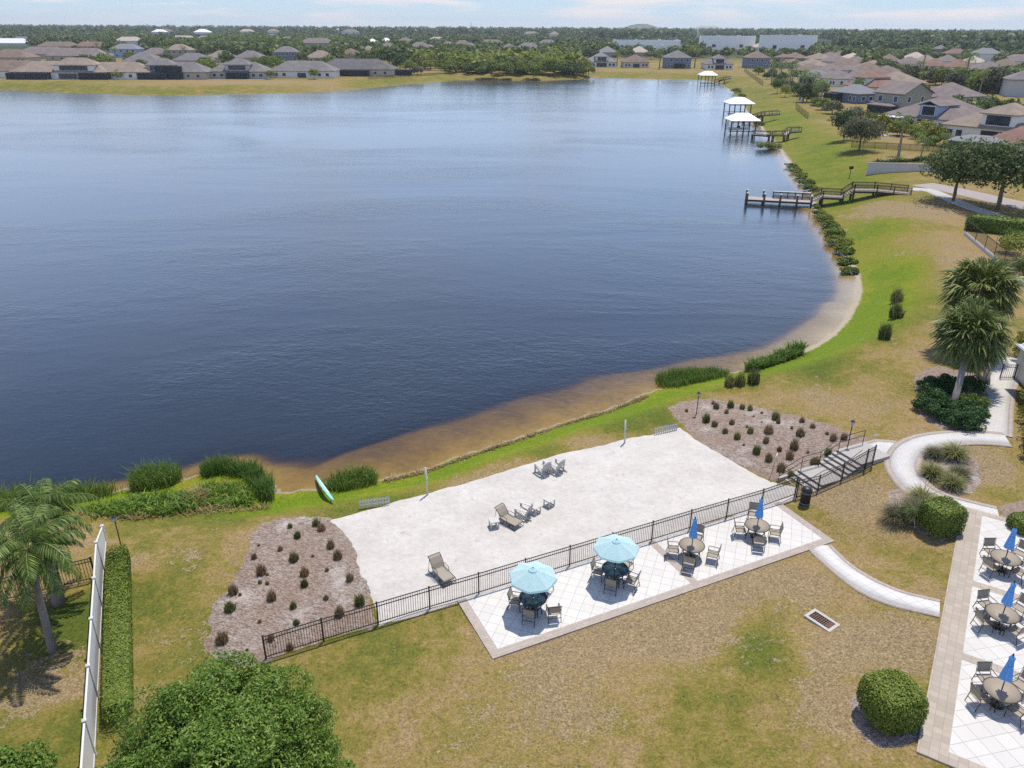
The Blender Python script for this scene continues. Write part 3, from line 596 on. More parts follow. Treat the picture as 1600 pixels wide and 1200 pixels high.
def sabal_mesh(seed, nf, pet, fan, nb):
    rng = np.random.default_rng(seed); V, Fq = [], []
    for i in range(nf):
        u = (i + .5) / nf; el = 1.35 - 2.15 * u ** .85 + rng.uniform(-.12, .12); az = i * 2.39996 + rng.uniform(-.25, .25)
        o = np.array([math.cos(az) * math.cos(el), math.sin(az) * math.cos(el), math.sin(el)]); side = np.array([-math.sin(az), math.cos(az), 0]); upn = np.cross(side, o) * -1
        L = pet * rng.uniform(.7, 1.1); end = o * L; k = len(V); s2 = side * .02
        V += [-s2, s2, end + s2, end - s2]; Fq.append((k, k + 1, k + 2, k + 3))
        fl = fan * rng.uniform(.8, 1.1)
        for b in range(nb):
            th_ = (b / (nb - 1) - .5) * 3.9; d = o * math.cos(th_) + side * math.sin(th_); d = d + np.array([0, 0, -.10 - .18 * abs(th_)]) + rng.normal(0, .06, 3); d /= np.linalg.norm(d)
            w = np.cross(d, upn); w /= np.linalg.norm(w) + 1e-9; w = w * .042 + upn * rng.uniform(-.03, .03)
            ll = fl * (1 - .22 * abs(th_) / 2) * rng.uniform(.85, 1.1); mid = end + d * ll * .55; tip = end + d * ll + np.array([0, 0, -.28 * ll * rng.uniform(.5, 1.5)])
            k = len(V); V += [end, mid - w, tip, mid + w]; Fq.append((k, k + 1, k + 2, k + 3))
    return npmesh('crown', np.array(V), np.array(Fq))
def blades_np(rng, n, fx, fy, hfun, w, lean=.25, flop=.15):
    """grass / reed blades rooted at (fx,fy,fz)"""
    a = rng.uniform(0, 2 * np.pi, n); s = np.stack([np.cos(a), np.sin(a), np.zeros(n)], 1) * w * .5
    l = np.stack([rng.normal(0, lean, n), rng.normal(0, lean, n), np.ones(n)], 1); h = hfun[:, None]
    b = np.stack([fx, fy, np.zeros(n)], 1); m_ = b + l * h * .6; fl = l.copy(); fl[:, :2] *= 1.7; fl[:, 2] -= flop * np.abs(rng.normal(0, 1, n)); tp = b + fl * h
    V = np.stack([b - s, b + s, m_ + s * .8, tp, m_ - s * .8], 1)
    V2 = V.reshape(-1, 3); k = np.arange(n)[:, None] * 5
    return V2, np.concatenate([k + 0, k + 1, k + 2, k + 4], 1), np.concatenate([k + 4, k + 2, k + 3, k + 3], 1)
def blades_mesh(name, rng, n, fx, fy, h, w, lean=.25, flop=.15, fz=None):
    V, q1, q2 = blades_np(rng, n, fx, fy, h, w, lean, flop)
    if fz is not None: V[:, 2] += np.repeat(fz, 5)
    me = bpy.data.meshes.new(name); me.from_pydata(V.tolist(), [], q1.tolist() + q2[:, :3].tolist()); me.update(); return me
def tuft_mesh(seed, n=240, mound=True):
    rng = np.random.default_rng(seed); r = np.sqrt(rng.uniform(0, 1, n)) * .42; a = rng.uniform(0, 2 * np.pi, n)
    fx, fy = r * np.cos(a), r * np.sin(a); h = (1.0 - .55 * (r / .42) ** 2) * rng.uniform(.7, 1.15, n)
    V, q1, q2 = blades_np(rng, n, fx, fy, h, .05, .10, .10)
    V[:, :2] *= (1 + .22 * np.clip(V[:, 2:3], 0, 1))
    me = bpy.data.meshes.new('tuft'); me.from_pydata(V.tolist(), [], q1.tolist() + q2[:, :3].tolist()); me.update(); return me
def fountain_mesh(seed, n=620, w=.034, out=.9):
    """arching ornamental grass"""
    rng = np.random.default_rng(seed); V, Fq = [], []
    for i in range(n):
        a = rng.uniform(0, 2 * np.pi); L = rng.uniform(.7, 1.25); e = rng.uniform(.75, 1.5); p = np.array([math.cos(a), math.sin(a), 0]) * rng.uniform(0, .16); sd = np.array([-math.sin(a), math.cos(a), 0]) * w * .5; k = len(V)
        for j in range(4):
            ww = sd * (1 - .8 * j / 3); V += [p - ww, p + ww]; p = p + np.array([math.cos(a) * math.cos(e) * out, math.sin(a) * math.cos(e) * out, math.sin(e)]) * L / 3; e -= rng.uniform(.35, .7)
        for j in range(3): Fq.append((k + 2 * j, k + 2 * j + 1, k + 2 * j + 3, k + 2 * j + 2))
    return npmesh('grass_blades', np.array(V), np.array(Fq))
def hedge_np(rng, c, d, rz, n, leaf, sq=4.0):
    """clipped block: leaves over a rounded box; returns V,F in local coords"""
    u = rng.uniform(-1, 1, (n, 3)); ax = rng.choice(3, n, p=_fa_p(d)); sg = rng.choice([-1, 1], n); u[np.arange(n), ax] = sg
    u[:, 2] = np.where((ax == 2), 1.0, u[:, 2])
    q = np.abs(u) ** sq; k = (q.sum(1)) ** (-1 / sq); u2 = u * k[:, None] * rng.uniform(.9, 1.03, (n, 1))
    P = u2 * np.array(d) / 2; nn = u.copy(); nn[np.arange(n), ax] *= 2; nn += np.array([0, 0, .4])
    V, Fq = quadcloud(rng, P, nn, leaf, .6, .8); V = V + np.array([0, 0, d[2] / 2]); return V, Fq
def _fa_p(d):
    a = np.array([d[1] * d[2], d[0] * d[2], d[0] * d[1] * .7]); return a / a.sum()
def superell(d, sq=4.0, n=18, k=.9):
    V, Fq = [], []
    for j in range(n // 2 + 1):
        for i in range(n):
            th_, ph = 2 * math.pi * i / n, -math.pi / 2 + math.pi * j / (n // 2); v = np.array([math.cos(th_) * math.cos(ph), math.sin(th_) * math.cos(ph), math.sin(ph)])
            s = (np.abs(v) ** sq).sum() ** (-1 / sq); p = v * s * np.array(d) / 2 * k; V.append(p + np.array([0, 0, d[2] / 2]))
    for j in range(n // 2):
        for i in range(n): Fq.append((j * n + i, j * n + (i + 1) % n, (j + 1) * n + (i + 1) % n, (j + 1) * n + i))
    return np.array(V), np.array(Fq)
def joinnp(*vf):
    V, Fq, b = [], [], 0
    for v, f in vf: V.append(v); Fq.append(np.asarray(f) + b); b += len(v)
    return np.concatenate(V), np.concatenate(Fq)
def clipped(name, label, cat, loc, d, rz=0, n=2500, leaf=.05, sq=4.0, mat=None, seed=1, group=None, scale=None):
    rng = np.random.default_rng(seed); a = hedge_np(rng, 0, d, 0, n, leaf, sq); V, Fq = joinnp(a, superell(d, sq))
    o = link(name, npmesh(name, V, Fq), mat or F_HEDGE); o.location = loc; o.rotation_euler = (0, 0, rz); return tag(o, label, cat, group)
def tree(name, label, cat, loc, proto, sc, mat, rz=None, group=None):
    r = thing(name, label, cat, loc, rnd.uniform(0, 6.28) if rz is None else rz, group, sc)
    for nm, me, mt in (('trunk', proto[0], BARK), ('crown', proto[1], mat)):
        if not me.materials: me.materials.append(mt)
        c = bpy.data.objects.new(nm, me); COL.objects.link(c); c.parent = r
        if me.materials[0] != mt: c.material_slots[0].link = 'OBJECT'; c.material_slots[0].material = mt
    return r
def palm_trunk(h, r0, r1, lean=(0, 0), seed=1, rings=12):
    mb = MB(); pts, rs = [], []
    for i in range(rings + 1):
        u = i / rings; pts.append((lean[0] * u ** 1.5, lean[1] * u ** 1.5, h * u - (.15 if i == 0 else 0))); rs.append((r0 + (r1 - r0) * min(1, u * 1.6)) * (1 + .05 * (i % 2)) * (1.35 if i == 0 else 1))
    mb.path(pts, rs, 10); return mb
def bladefield(name, label, px, n, hmin, hmax, w, mat, seed, cat='reeds', lean=.18, group=None, zmin=None, soft=.5, extra=None, flop=.15, kind=None):
    """reeds filling a pixel outline on the ground; blades thin out at the rim"""
    rng = np.random.default_rng(seed); P = np.array([at(x, y, WATER_Z + .1)[:2] for x, y in px]); lo, hi = P.min(0), P.max(0); acc = []
    tot = 0
    while tot < n:
        q = rng.uniform(lo, hi, (n * 2, 2)); sd = sdpoly(P, q[:, 0], q[:, 1]); nz = vnoise(q[:, 0] + seed * 7, q[:, 1], .8)
        k = sd > rng.uniform(-.15, soft, len(q)) * (nz * 1.4); q = q[k]; acc.append(q); tot += len(q)
    q = np.concatenate(acc)[:n]; z = np.maximum(terrain(q[:, 0], q[:, 1]), WATER_Z - .25); c = q.mean(0); zc = float(z.mean())
    hn = hmin + (hmax - hmin) * vnoise(q[:, 0] * 1.0 + seed, q[:, 1], .9); h = hn * rng.uniform(.6, 1.15, n)
    me = blades_mesh(name, rng, n, q[:, 0] - c[0], q[:, 1] - c[1], h, w, lean, flop, z - zc)
    o = link(name, me, mat); o.location = (c[0], c[1], zc); return tag(o, label, cat, group, kind)
# ---------------------------------------------------------------- furniture and small things
BLACK = simple('black_powder_coat', (.018, .017, .017), .45, .4, 0, .15)
BRONZE = simple('bronze_frame', (.075, .062, .05), .45, .4, .2, .2)
SLING = simple('tan_sling', (.30, .265, .215), .8, .2, 0, .1, 30)
DKFRAME = simple('dark_frame', (.03, .032, .034), .4, .4, .2, .2)
WHITEP = simple('white_resin', (.50, .485, .46), .5, .4, 0, .06, 5)
WHITEV = simple('white_vinyl', (.60, .60, .60), .4, .4, 0, .04, 2)
GREYW = simple('weathered_white', (.50, .48, .45), .7, .2, 0, .15, 8)
TTOP = simple('tan_tabletop', (.30, .25, .19), .5, .35, 0, .18, 22)
def canvas(name, col, trans=.25):
    m, t, o = newmat(name); n = noise(t, coords(t), 3, 4); c = mix(t, n, tuple(x * .92 for x in col), col)
    d = nd(t, 'ShaderNodeBsdfDiffuse', {'Color': c, 'Roughness': .9}); tr = nd(t, 'ShaderNodeBsdfTranslucent', {'Color': c}); mx = nd(t, 'ShaderNodeMixShader', {0: trans, 1: d.outputs[0], 2: tr.outputs[0]})
    t.links.new(mx.outputs[0], o.inputs['Surface']); return m
CYAN = canvas('pale_cyan_canvas', (.70, .93, .97), .5)
BLUE = canvas('blue_canvas', (.27, .58, .93), .3)
def glass_top():
    m, t, o = newmat('dark_mesh_glass'); a = nd(t, 'ShaderNodeBsdfPrincipled', {'Base Color': (.02, .05, .065, 1), 'Roughness': .15, 'Specular IOR Level': .5}); b = nd(t, 'ShaderNodeBsdfTransparent', {'Color': (.35, .5, .55, 1)})
    mx = nd(t, 'ShaderNodeMixShader', {0: .42, 1: a.outputs[0], 2: b.outputs[0]}); t.links.new(mx.outputs[0], o.inputs['Surface']); return m
DKGLASS = glass_top()
def make_chair(dark):
    r = thing('armchair', 'x', 'chair'); fm = DKFRAME if dark else BRONZE
    s = MB(); V = [(-.25, -.22, .40), (.25, -.22, .40), (.25, .0, .385), (-.25, .0, .385), (.25, .25, .42), (-.25, .25, .42)]
    s.add(V + [(x, y, z - .02) for x, y, z in V], [(0, 1, 2, 3), (3, 2, 4, 5), (9, 8, 7, 6), (11, 10, 8, 9), (6, 7, 1, 0), (11, 5, 4, 10), (6, 0, 3, 9), (9, 3, 5, 11), (1, 7, 8, 2), (2, 8, 10, 4)]); s.build('seat', SLING, r)
    b = MB(); V = [(-.25, -.23, .50), (.25, -.23, .50), (.25, -.31, .88), (-.25, -.31, .88)]; b.add(V + [(x, y - .02, z) for x, y, z in V], [(0, 3, 2, 1), (4, 5, 6, 7), (0, 1, 5, 4), (2, 3, 7, 6), (1, 2, 6, 5), (3, 0, 4, 7)]); b.build('backrest', SLING, r)
    for x in (-.28, .28):
        f = MB(); f.path([(x, .27, 0), (x, .25, .60), (x, .20, .635), (x, -.2, .62), (x, -.27, .60)], .017, 6); f.path([(x, -.33, 0), (x, -.22, .42), (x, -.32, .90)], .017, 6); f.path([(x, .255, .41), (x, -.22, .40)], .015, 6); f.build('side_frame', fm, r)
    for p_, q_, w_ in (((-.28, -.32, .89), (.28, -.32, .89), .03), ((-.28, .25, .405), (.28, .25, .405), .025), ((-.28, -.27, .22), (.28, -.27, .22), .02)): c = MB(); c.bar(p_, q_, w_); c.build('crossbar', fm, r)
    return r
def make_table(dark):
    r = thing('patio_table', 'x', 'table'); fm = DKFRAME if dark else BRONZE
    a = MB(); a.lathe([(.04, .715), (.60, .715), (.60, .73), (.04, .73)], 40); a.build('tabletop', DKGLASS if dark else TTOP, r)
    a = MB(); a.lathe([(.60, .700), (.632, .700), (.632, .738), (.60, .738), (.60, .700)], 40)
    if dark:
        for k in range(6): an = math.pi * k / 3; a.bar((.05 * math.cos(an), .05 * math.sin(an), .705), (.6 * math.cos(an), .6 * math.sin(an), .705), .03, .015)
    a.build('rim', fm, r)
    for k in range(4):
        an = math.pi / 4 + k * math.pi / 2; l = MB(); ca, sa = math.cos(an), math.sin(an)
        l.path([(.46 * ca, .46 * sa, .70), (.40 * ca, .40 * sa, .4), (.47 * ca, .47 * sa, 0)], .022, 6); l.build('leg', fm, r)
    a = MB(); a.lathe([(.36, .28), (.40, .28), (.40, .31), (.36, .31), (.36, .28)], 24); a.bar((-.38, 0, .295), (.38, 0, .295), .02); a.build('leg_ring', fm, r)
    return r
def make_umbrella(open_):
    r = thing('parasol', 'x', 'umbrella')
    b = MB(); b.lathe([(0, .07), (.05, .12), (.06, .07), (.24, .05), (.26, 0), (0, 0)], 24); b.build('umbrella_base', DKFRAME, r)
    top = 2.34 if open_ else 2.35
    p = MB(); p.path([(0, 0, .05), (0, 0, top)], .022, 8); p.lathe([(0, top + .09), (.03, top + .06), (.035, top), (0, top)], 10); p.build('pole', DKFRAME, r)
    if open_:
        c = MB(); n = 8; rad, z0, z1 = 1.08, 1.93, 2.31; V = []; Fc = []
        for j, (u) in enumerate((.12, .4, .7, 1.0)):
            for k in range(n * 2):
                an = math.pi * k / n + .2; sag = (1 - (.045 * u if k % 2 else 0)); rr_ = rad * u * (1 if k % 2 == 0 else math.cos(math.pi / n)) * (.985 if k % 2 else 1)
                V.append((rr_ * math.cos(an), rr_ * math.sin(an), z1 - (z1 - z0) * (u ** 1.25) - (.03 * u if k % 2 else 0)))
        N2 = n * 2
        for j in range(3):
            for k in range(N2): Fc.append((j * N2 + k, j * N2 + (k + 1) % N2, (j + 1) * N2 + (k + 1) % N2, (j + 1) * N2 + k))
        c.add(V, Fc)
        m2 = len(c.v); vr = []
        for k in range(N2): an = math.pi * k / n + .2; vr.append((rad * (1 if k % 2 == 0 else math.cos(math.pi / n)) * math.cos(an), rad * (1 if k % 2 == 0 else math.cos(math.pi / n)) * math.sin(an), z0 - .10 - (.03 if k % 2 else 0)))
        b0 = len(V) - N2; c.add(V[b0:] + vr, [(k, N2 + k, N2 + (k + 1) % N2, (k + 1) % N2) for k in range(N2)])
        cano = c.build('canopy', CYAN, r)
        vt = MB(); vv = [(0, 0, z1 + .09)] + [(.22 * math.cos(math.pi * k / 4 + .2), .22 * math.sin(math.pi * k / 4 + .2), z1 + .0) for k in range(8)]; vt.add(vv, [(0, 1 + k, 1 + (k + 1) % 8) for k in range(8)]); vt.build('vent', CYAN, cano)
        for k in range(8):
            an = math.pi * k / 4 + .2; q = MB(); q.bar((.03 * math.cos(an), .03 * math.sin(an), z1 - .03), (rad * .99 * math.cos(an), rad * .99 * math.sin(an), z0 - .015), .012, .012); q.bar((.03 * math.cos(an), .03 * math.sin(an), 1.75), (rad * .5 * math.cos(an), rad * .5 * math.sin(an), z1 - .20), .01, .01); q.build('rib', DKFRAME, r)
    else:
        c = MB(); n = 8; prof = [(.03, 2.33), (.10, 2.24), (.085, 2.10), (.11, 1.9), (.16, 1.55), (.20, 1.28), (.17, 1.24)]; V = []; N2 = 16
        for j, (rr_, z) in enumerate(prof):
            for k in range(N2): an = 2 * math.pi * k / N2; q = rr_ * (1.12 if k % 2 else .72); V.append((q * math.cos(an), q * math.sin(an), z - (.05 if (k % 4 == 1 and j > 4) else 0)))
        c.add(V, [(j * N2 + k, (j + 1) * N2 + k, (j + 1) * N2 + (k + 1) % N2, j * N2 + (k + 1) % N2) for j in range(len(prof) - 1) for k in range(N2)]); c.build('canopy', BLUE, r)
        q = MB(); q.lathe([(.118, 1.85), (.125, 1.85), (.125, 1.89), (.118, 1.89)], 12); q.build('tie_strap', BLUE, r)
    return r
# ---- sets: (table px, z, dark/open, description, chairs [(px, py, where, turn)])
SETS = [((833, 935), 0, 1, 'the leftmost dark glass table', [((806, 938), 'the left side', 0), ((829, 957), 'the lawn side', 0), ((865, 955), 'right, turned away,', -.9), ((852, 915), 'the back', 0)]),
 ((961, 890), 0, 1, 'the second dark glass table', [((935, 892), 'the left side', 0), ((956, 912), 'the lawn side', 0), ((987, 907), 'the right side', 0), ((978, 880), 'the back', 0)]),
 ((1081, 853), 0, 0, 'the tan mid-patio table', [((1052, 858), 'the left side', 0), ((1077, 878), 'the lawn side', 0), ((1114, 866), 'right, pulled out,', 0), ((1089, 838), 'the fence side', 0)]),
 ((1183, 822), 0, 0, 'the tan table nearest the rubbish bin', [((1156, 827), 'the left side', 0), ((1186, 846), 'the lawn side', 0), ((1211, 832), 'the right side', 0), ((1178, 803), 'the fence side', 0)]),
 ((1571, 873), PLAZA_Z, 0, 'the farthest terrace table', [((1549, 861), 'the back left', 0), ((1550, 885), 'the front left', 0), ((1594, 864), 'the back right', 0), ((1592, 893), 'the front right', 0)]),
 ((1566, 960), PLAZA_Z, 0, 'the middle terrace table', [((1541, 944), 'the back left', 0), ((1540, 970), 'the front left', 0), ((1594, 950), 'the back right', 0), ((1586, 985), 'the front right', 0)]),
 ((1565, 1080), PLAZA_Z, 0, 'the nearest terrace table', [((1541, 1060), 'the back left', 0), ((1533, 1090), 'the front left', 0), ((1596, 1070), 'the back right', 0), ((1588, 1108), 'the front right', 0)])]
ch = {}; tb = {}; um = {}
UL = {0: 'open pale cyan parasol at the left end of the fenced patio', 1: 'open pale cyan parasol, second from the left, close to the fence', 2: 'closed blue parasol standing in the tan table in the middle of the fenced patio', 3: 'closed blue parasol at the patio table nearest the rubbish bin',
      4: 'closed blue parasol in the farthest terrace table', 5: 'closed blue parasol in the middle terrace table', 6: 'closed blue parasol in the nearest terrace table, fullest of the three'}
for i, (tp, zf, dk, desc, chairs) in enumerate(SETS):
    p = at(tp[0], tp[1], zf + .73); p.z = zf + .064
    for store, fn, nm, lab, cat, grp in ((tb, make_table, 'patio_table', ('dark glass-topped round table under an open cyan parasol, ' if dk else 'round tan table with closed blue parasol, ') + ['leftmost on the patio', 'second from the left', 'middle of the fenced patio', 'nearest the rubbish bin', 'farthest on the terrace', 'middle on the terrace', 'nearest on the terrace'][i], 'table', 'round patio tables'),
                                    (um, make_umbrella, 'parasol', UL[i], 'umbrella', 'cyan and blue parasols')):
        if dk not in store: store[dk] = fn(dk); o = store[dk]; o.location = p; o.rotation_euler = (0, 0, rnd.uniform(0, .7)); tag(o, lab, cat, grp)
        else: o = dup(store[dk], p, rnd.uniform(0, .7), lab, cat, grp)
        if store is um: o.rotation_euler = (rnd.uniform(-.02, .02), rnd.uniform(-.02, .02), rnd.uniform(0, .7))
    for cp, where, turn in chairs:
        q = at(cp[0], cp[1], zf + .45); q.z = zf + .064; dv = p - q; rz = math.atan2(dv.y, dv.x) - math.pi / 2 + turn + rnd.uniform(-.1, .1)
        if dv.length < .72: q = p - dv.normalized() * .72
        q.z = zf + .064
        lab = 'tan armchair at ' + where + ' of ' + desc
        if dk not in ch: ch[dk] = make_chair(dk); o = ch[dk]; o.location = q; o.rotation_euler = (0, 0, rz); tag(o, lab, 'chair', 'sling armchairs round the tables')
        else: dup(ch[dk], q, rz, lab, 'chair', 'sling armchairs round the tables')
# ---- loungers
def make_lounger(up):
    r = thing('chaise_longue', 'x', 'lounger'); 
    y0 = -.95; yb = .30
    s = MB(); V = []; pr = [(y0, .30), (y0 + .12, .36), (-.2, .34), (yb, .36)]
    for y, z in pr: V += [(-.31, y, z), (.31, y, z), (.31, y, z - .02), (-.31, y, z - .02)]
    n = len(pr); s.add(V, [(4 * i + a, 4 * i + b, 4 * (i + 1) + b, 4 * (i + 1) + a) for i in range(n - 1) for a, b in ((0, 1), (1, 2), (2, 3), (3, 0))] + [(0, 3, 2, 1), (4 * n - 4, 4 * n - 3, 4 * n - 2, 4 * n - 1)]); s.build('seat', SLING, r)
    b = MB(); pts = [(yb, .37), (yb + .28 * math.cos(up), .37 + .28 * math.sin(up)), (yb + .62 * math.cos(up * .9), .37 + .62 * math.sin(up * .9)), (yb + .80 * math.cos(up * .8), .37 + .72 * math.sin(up * .85))]; V = []
    for y, z in pts: V += [(-.31, y, z), (.31, y, z), (.31, y, z - .025), (-.31, y, z - .025)]
    n = 4; b.add(V, [(4 * i + a, 4 * i + b_, 4 * (i + 1) + b_, 4 * (i + 1) + a) for i in range(n - 1) for a, b_ in ((0, 1), (1, 2), (2, 3), (3, 0))] + [(0, 3, 2, 1), (12, 13, 14, 15)]); b.build('backrest', SLING, r)
    for x in (-.34, .34):
        f = MB(); f.path([(x, y0, .33), (x, y0 - .06, .30), (x, y0 - .02, .02), (x, -.45, .02), (x, -.40, .33)], .02, 6); f.path([(x, y0, .34), (x, -.2, .33), (x, yb, .35)] + [(x, y, z) for y, z in pts[1:]], .02, 6)
        f.path([(x, yb - .25, .34), (x, yb - .2, .02), (x, yb + .55, .02), (x, pts[2][0], pts[2][1] - .02)], .02, 6); f.path([(x, -.25, .34), (x, -.2, .58), (x, .2, .6), (x, yb + .15, .46)], .018, 6); f.build('side_frame', BRONZE, r)
    for p_, q_ in (((-.34, y0, .33), (.34, y0, .33)), ((-.34, -.3, .02), (.34, -.3, .02)), ((-.34, pts[3][0], pts[3][1]), (.34, pts[3][0], pts[3][1]))): c = MB(); c.bar(p_, q_, .03); c.build('crossbar', BRONZE, r)
    return r
def aim(a, b): d = b - a; return math.atan2(d.y, d.x)
def onto(px, py, h=0): z = th(*at(px, py, 0)[:2]) + .05; p = at(px, py, z + h); p.z = z; return p
l1 = make_lounger(1.0); l1.scale = (.92, .82, .92); a_, b_ = onto(697, 908), onto(682, 882, .4); l1.location = (a_ + b_) / 2; l1.location.z = onto(690, 900).z; l1.rotation_euler = (0, 0, aim(a_, b_) - math.pi / 2); tag(l1, 'tan sling chaise longue standing alone on the sand by the fence', 'lounger', 'tan loungers on the sand')
a_, b_ = onto(808, 824), onto(780, 802, .3); c_ = (a_ + b_) / 2; c_.z = onto(793, 812).z; dup(l1, c_, aim(a_, b_) - math.pi / 2, 'tan sling chaise longue between the white tables and white chair', 'lounger', 'tan loungers on the sand', (.92, .82, .85))
def make_adirondack():
    r = thing('adirondack_chair', 'x', 'chair')
    s = MB()
    for k in range(6): s.box((0, .28 - k * .1, .38 - k * .035), (.52, .085, .025))
    s.build('seat', WHITEP, r)
    b = MB()
    for k in range(5):
        x = (k - 2) * .11; h = .78 - .05 * abs(k - 2); b.bar((x, -.22, .22), (x * 1.15, -.22 - .36 * h, .22 + h * .93), .098, .022, 0, (0, 1, 0))
    b.bar((-.3, -.42, .62), (.3, -.42, .62), .03, .06); b.build('backrest', WHITEP, r)
    for x in (-.32, .32):
        a = MB(); a.box((x, .02, .56), (.13, .78, .025)); a.build('armrest', WHITEP, r)
        l = MB(); l.box((x, .32, .275), (.06, .10, .55)); l.build('leg', WHITEP, r)
        l = MB(); l.bar((x * .85, .38, .33), (x * .85, -.62, .03), .03, .12); l.bar((x, -.28, .0), (x, -.34, .55), .05, .06); l.build('leg', WHITEP, r)
    return r
ad = make_adirondack(); DV = math.atan2(1, -.9) - math.pi / 2
for k, (pp, lab, rz) in enumerate((((848, 738), 'white slatted beach chair facing the lake, left of the pair by the grass', DV - .1), ((869, 735), 'white slatted beach chair facing the lake, right of the pair by the grass', DV + .05), ((818, 806), 'white slatted beach chair beside the tan chaise longue', DV + .35))):
    p = onto(*pp)
    if k == 0: ad.location = p; ad.rotation_euler = (0, 0, rz); tag(ad, lab, 'chair', 'white beach chairs')
    else: dup(ad, p, rz, lab, 'chair', 'white beach chairs')
def make_side_table():
    r = thing('side_table', 'x', 'table'); a = MB()
    for k in range(5): a.box((-.2 + k * .1, 0, .42), (.092, .5, .03))
    a.build('table_top', WHITEP, r)
    for x in (-.2, .2):
        l = MB(); l.box((x, -.2, .2), (.05, .06, .40)); l.box((x, .2, .2), (.05, .06, .40)); l.box((x, 0, .06), (.045, .34, .08)); l.box((x, 0, .36), (.045, .34, .08)); l.build('leg_frame', WHITEP, r)
    return r
stb = make_side_table()
for k, (pp, lab, rz) in enumerate((((772, 823), 'square white side table left of the tan chaise longue', .3), ((836, 801), 'square white side table right of the lone beach chair', .75), ((858, 790), 'square white side table, rightmost of the sand group', .75))):
    p = onto(*pp)
    if k == 0: stb.location = p; stb.rotation_euler = (0, 0, rz); tag(stb, lab, 'table', 'white side tables on the sand')
    else: dup(stb, p, rz, lab, 'table', 'white side tables on the sand')
# ---- volleyball posts, mini fences, board
for pp, h, lab in (((668, 773), 1.75, 'white volleyball post at the left of the sand court edge'), ((976, 692), 1.6, 'white volleyball post at the right of the sand court edge')):
    p = onto(*pp); r = thing('volleyball_post', lab, 'post', p, 0, 'volleyball posts'); m_ = MB(); m_.path([(0, 0, -.1), (-.05, 0, h)], .055, 10); m_.build('post', WHITEP, r); m_ = MB(); m_.lathe([(0, h + .03), (.05, h + .02), (.06, h - .03)], 10, (-.05, 0, 0)); m_.box((.03, 0, h * .62), (.06, .05, .08)); m_.build('post_cap', GREYW, r)
def picket(pa, pb, lab):
    a, b = onto(*pa), onto(*pb); r = thing('picket_fence', lab, 'fence', a, aim(a, b), 'little white picket fences'); L = (b - a).length; m_ = MB(); n = int(L / .155)
    for k in range(n + 1):
        x = L * k / n; m_.box((x, 0, .25), (.085, .02, .50)); m_.tri([(x - .0425, -.01, .5), (x + .0425, -.01, .5), (x, -.01, .56)]); m_.tri([(x + .0425, .01, .5), (x - .0425, .01, .5), (x, .01, .56)])
    m_.build('pickets', GREYW, r); m_ = MB(); m_.box((L / 2, .022, .14), (L, .02, .06)); m_.box((L / 2, .022, .38), (L, .02, .06)); m_.build('rails', GREYW, r)
picket((563, 794), (608, 788), 'low white picket fence at the left corner of the sand court'); picket((1023, 679), (1057, 672), 'low white picket fence at the right corner of the sand court')
a_, b_ = G(520, 788), G(493, 750); bd = MB(); n = 14; V = []; L = (b_ - a_).length
for k in range(n + 1):
    u = k / n; w = .14 * (math.sin(math.pi * min(max(u, .02), .98)) ** .45); zc = .10 + .10 * (u - .4) ** 2
    V += [(L * u, -w, zc), (L * u, -w * .6, zc + .06), (L * u, w * .6, zc + .06), (L * u, w, zc), (L * u, w * .5, zc - .06), (L * u, -w * .5, zc - .06)]
bd.add(V, [(6 * i + j, 6 * i + (j + 1) % 6, 6 * (i + 1) + (j + 1) % 6, 6 * (i + 1) + j) for i in range(n) for j in range(6)] + [tuple(range(6))[::-1], tuple(6 * n + j for j in range(6))], 0, False)
TEAL = simple('teal_board', (.24, .62, .56), .35, .4, 0, .08); WB = simple('board_deck', (.55, .72, .70), .5, .3, 0, .08)
r = thing('paddle_board', 'teal paddle board lying on the grass at the water edge', 'board', a_ + Vector((0, 0, .12))); dz = (b_.z - a_.z); r.rotation_euler = (.45, -math.atan2(dz, L), aim(a_, b_)); bd.build('hull', TEAL, r)
q = MB(); q.box((L * .52, 0, .171), (L * .5, .12, .012)); q.build('deck_pad', WB, r); q = MB(); q.tri([(.25, 0, .02), (.5, 0, .02), (.28, 0, -.14)]); q.tri([(.25, .01, .02), (.28, .01, -.14), (.5, .01, .02)]); q.build('fin', DKFRAME, r)
# ---- lamps, stake, sign, bin, drain
LGLASS = simple('lamp_glass', (.30, .42, .50), .15, .5)
for pp, h, lab in (((190, 856), 1.85, 'thin black path light beside the end of the clipped hedge'), ((1088, 648), 1.62, 'thin black path light at the lake end of the right mulch bed'), ((1323, 705), 2.0, 'thin black path light beside the stairs')):
    p = G(*pp); r = thing('path_light', lab, 'lamp', p, .3, 'path lights'); m_ = MB(); m_.path([(0, 0, -.1), (.0, 0, h - .22)], .028, 8); m_.lathe([(.06, 0), (.06, .05), (.03, .07)], 10); m_.build('pole', BLACK, r)
    m_ = MB(); m_.lathe([(.05, h - .22), (.10, h - .17), (.115, h), (.0, h)], 8, sm=False); m_.build('lantern', LGLASS, r); m_ = MB(); m_.lathe([(.14, h + .005), (.13, h + .02), (.03, h + .10), (0, h + .13)], 8, sm=False); m_.build('lamp_cap', DKFRAME, r)
a_, b_ = G(1200, 752), None; r = thing('bent_stake', 'bent dark stake with a white sleeve leaning in the mulch', 'stake', a_); m_ = MB(); m_.path([(0, 0, -.1), (.22, .2, .5), (.30, .25, 1.05), (.29, .25, 1.3)], .018, 6); m_.build('stake', BARK, r); m_ = MB(); m_.path([(.29, .25, 1.25), (.45, .45, 1.62)], .04, 8); m_.build('sleeve', WHITEP, r)
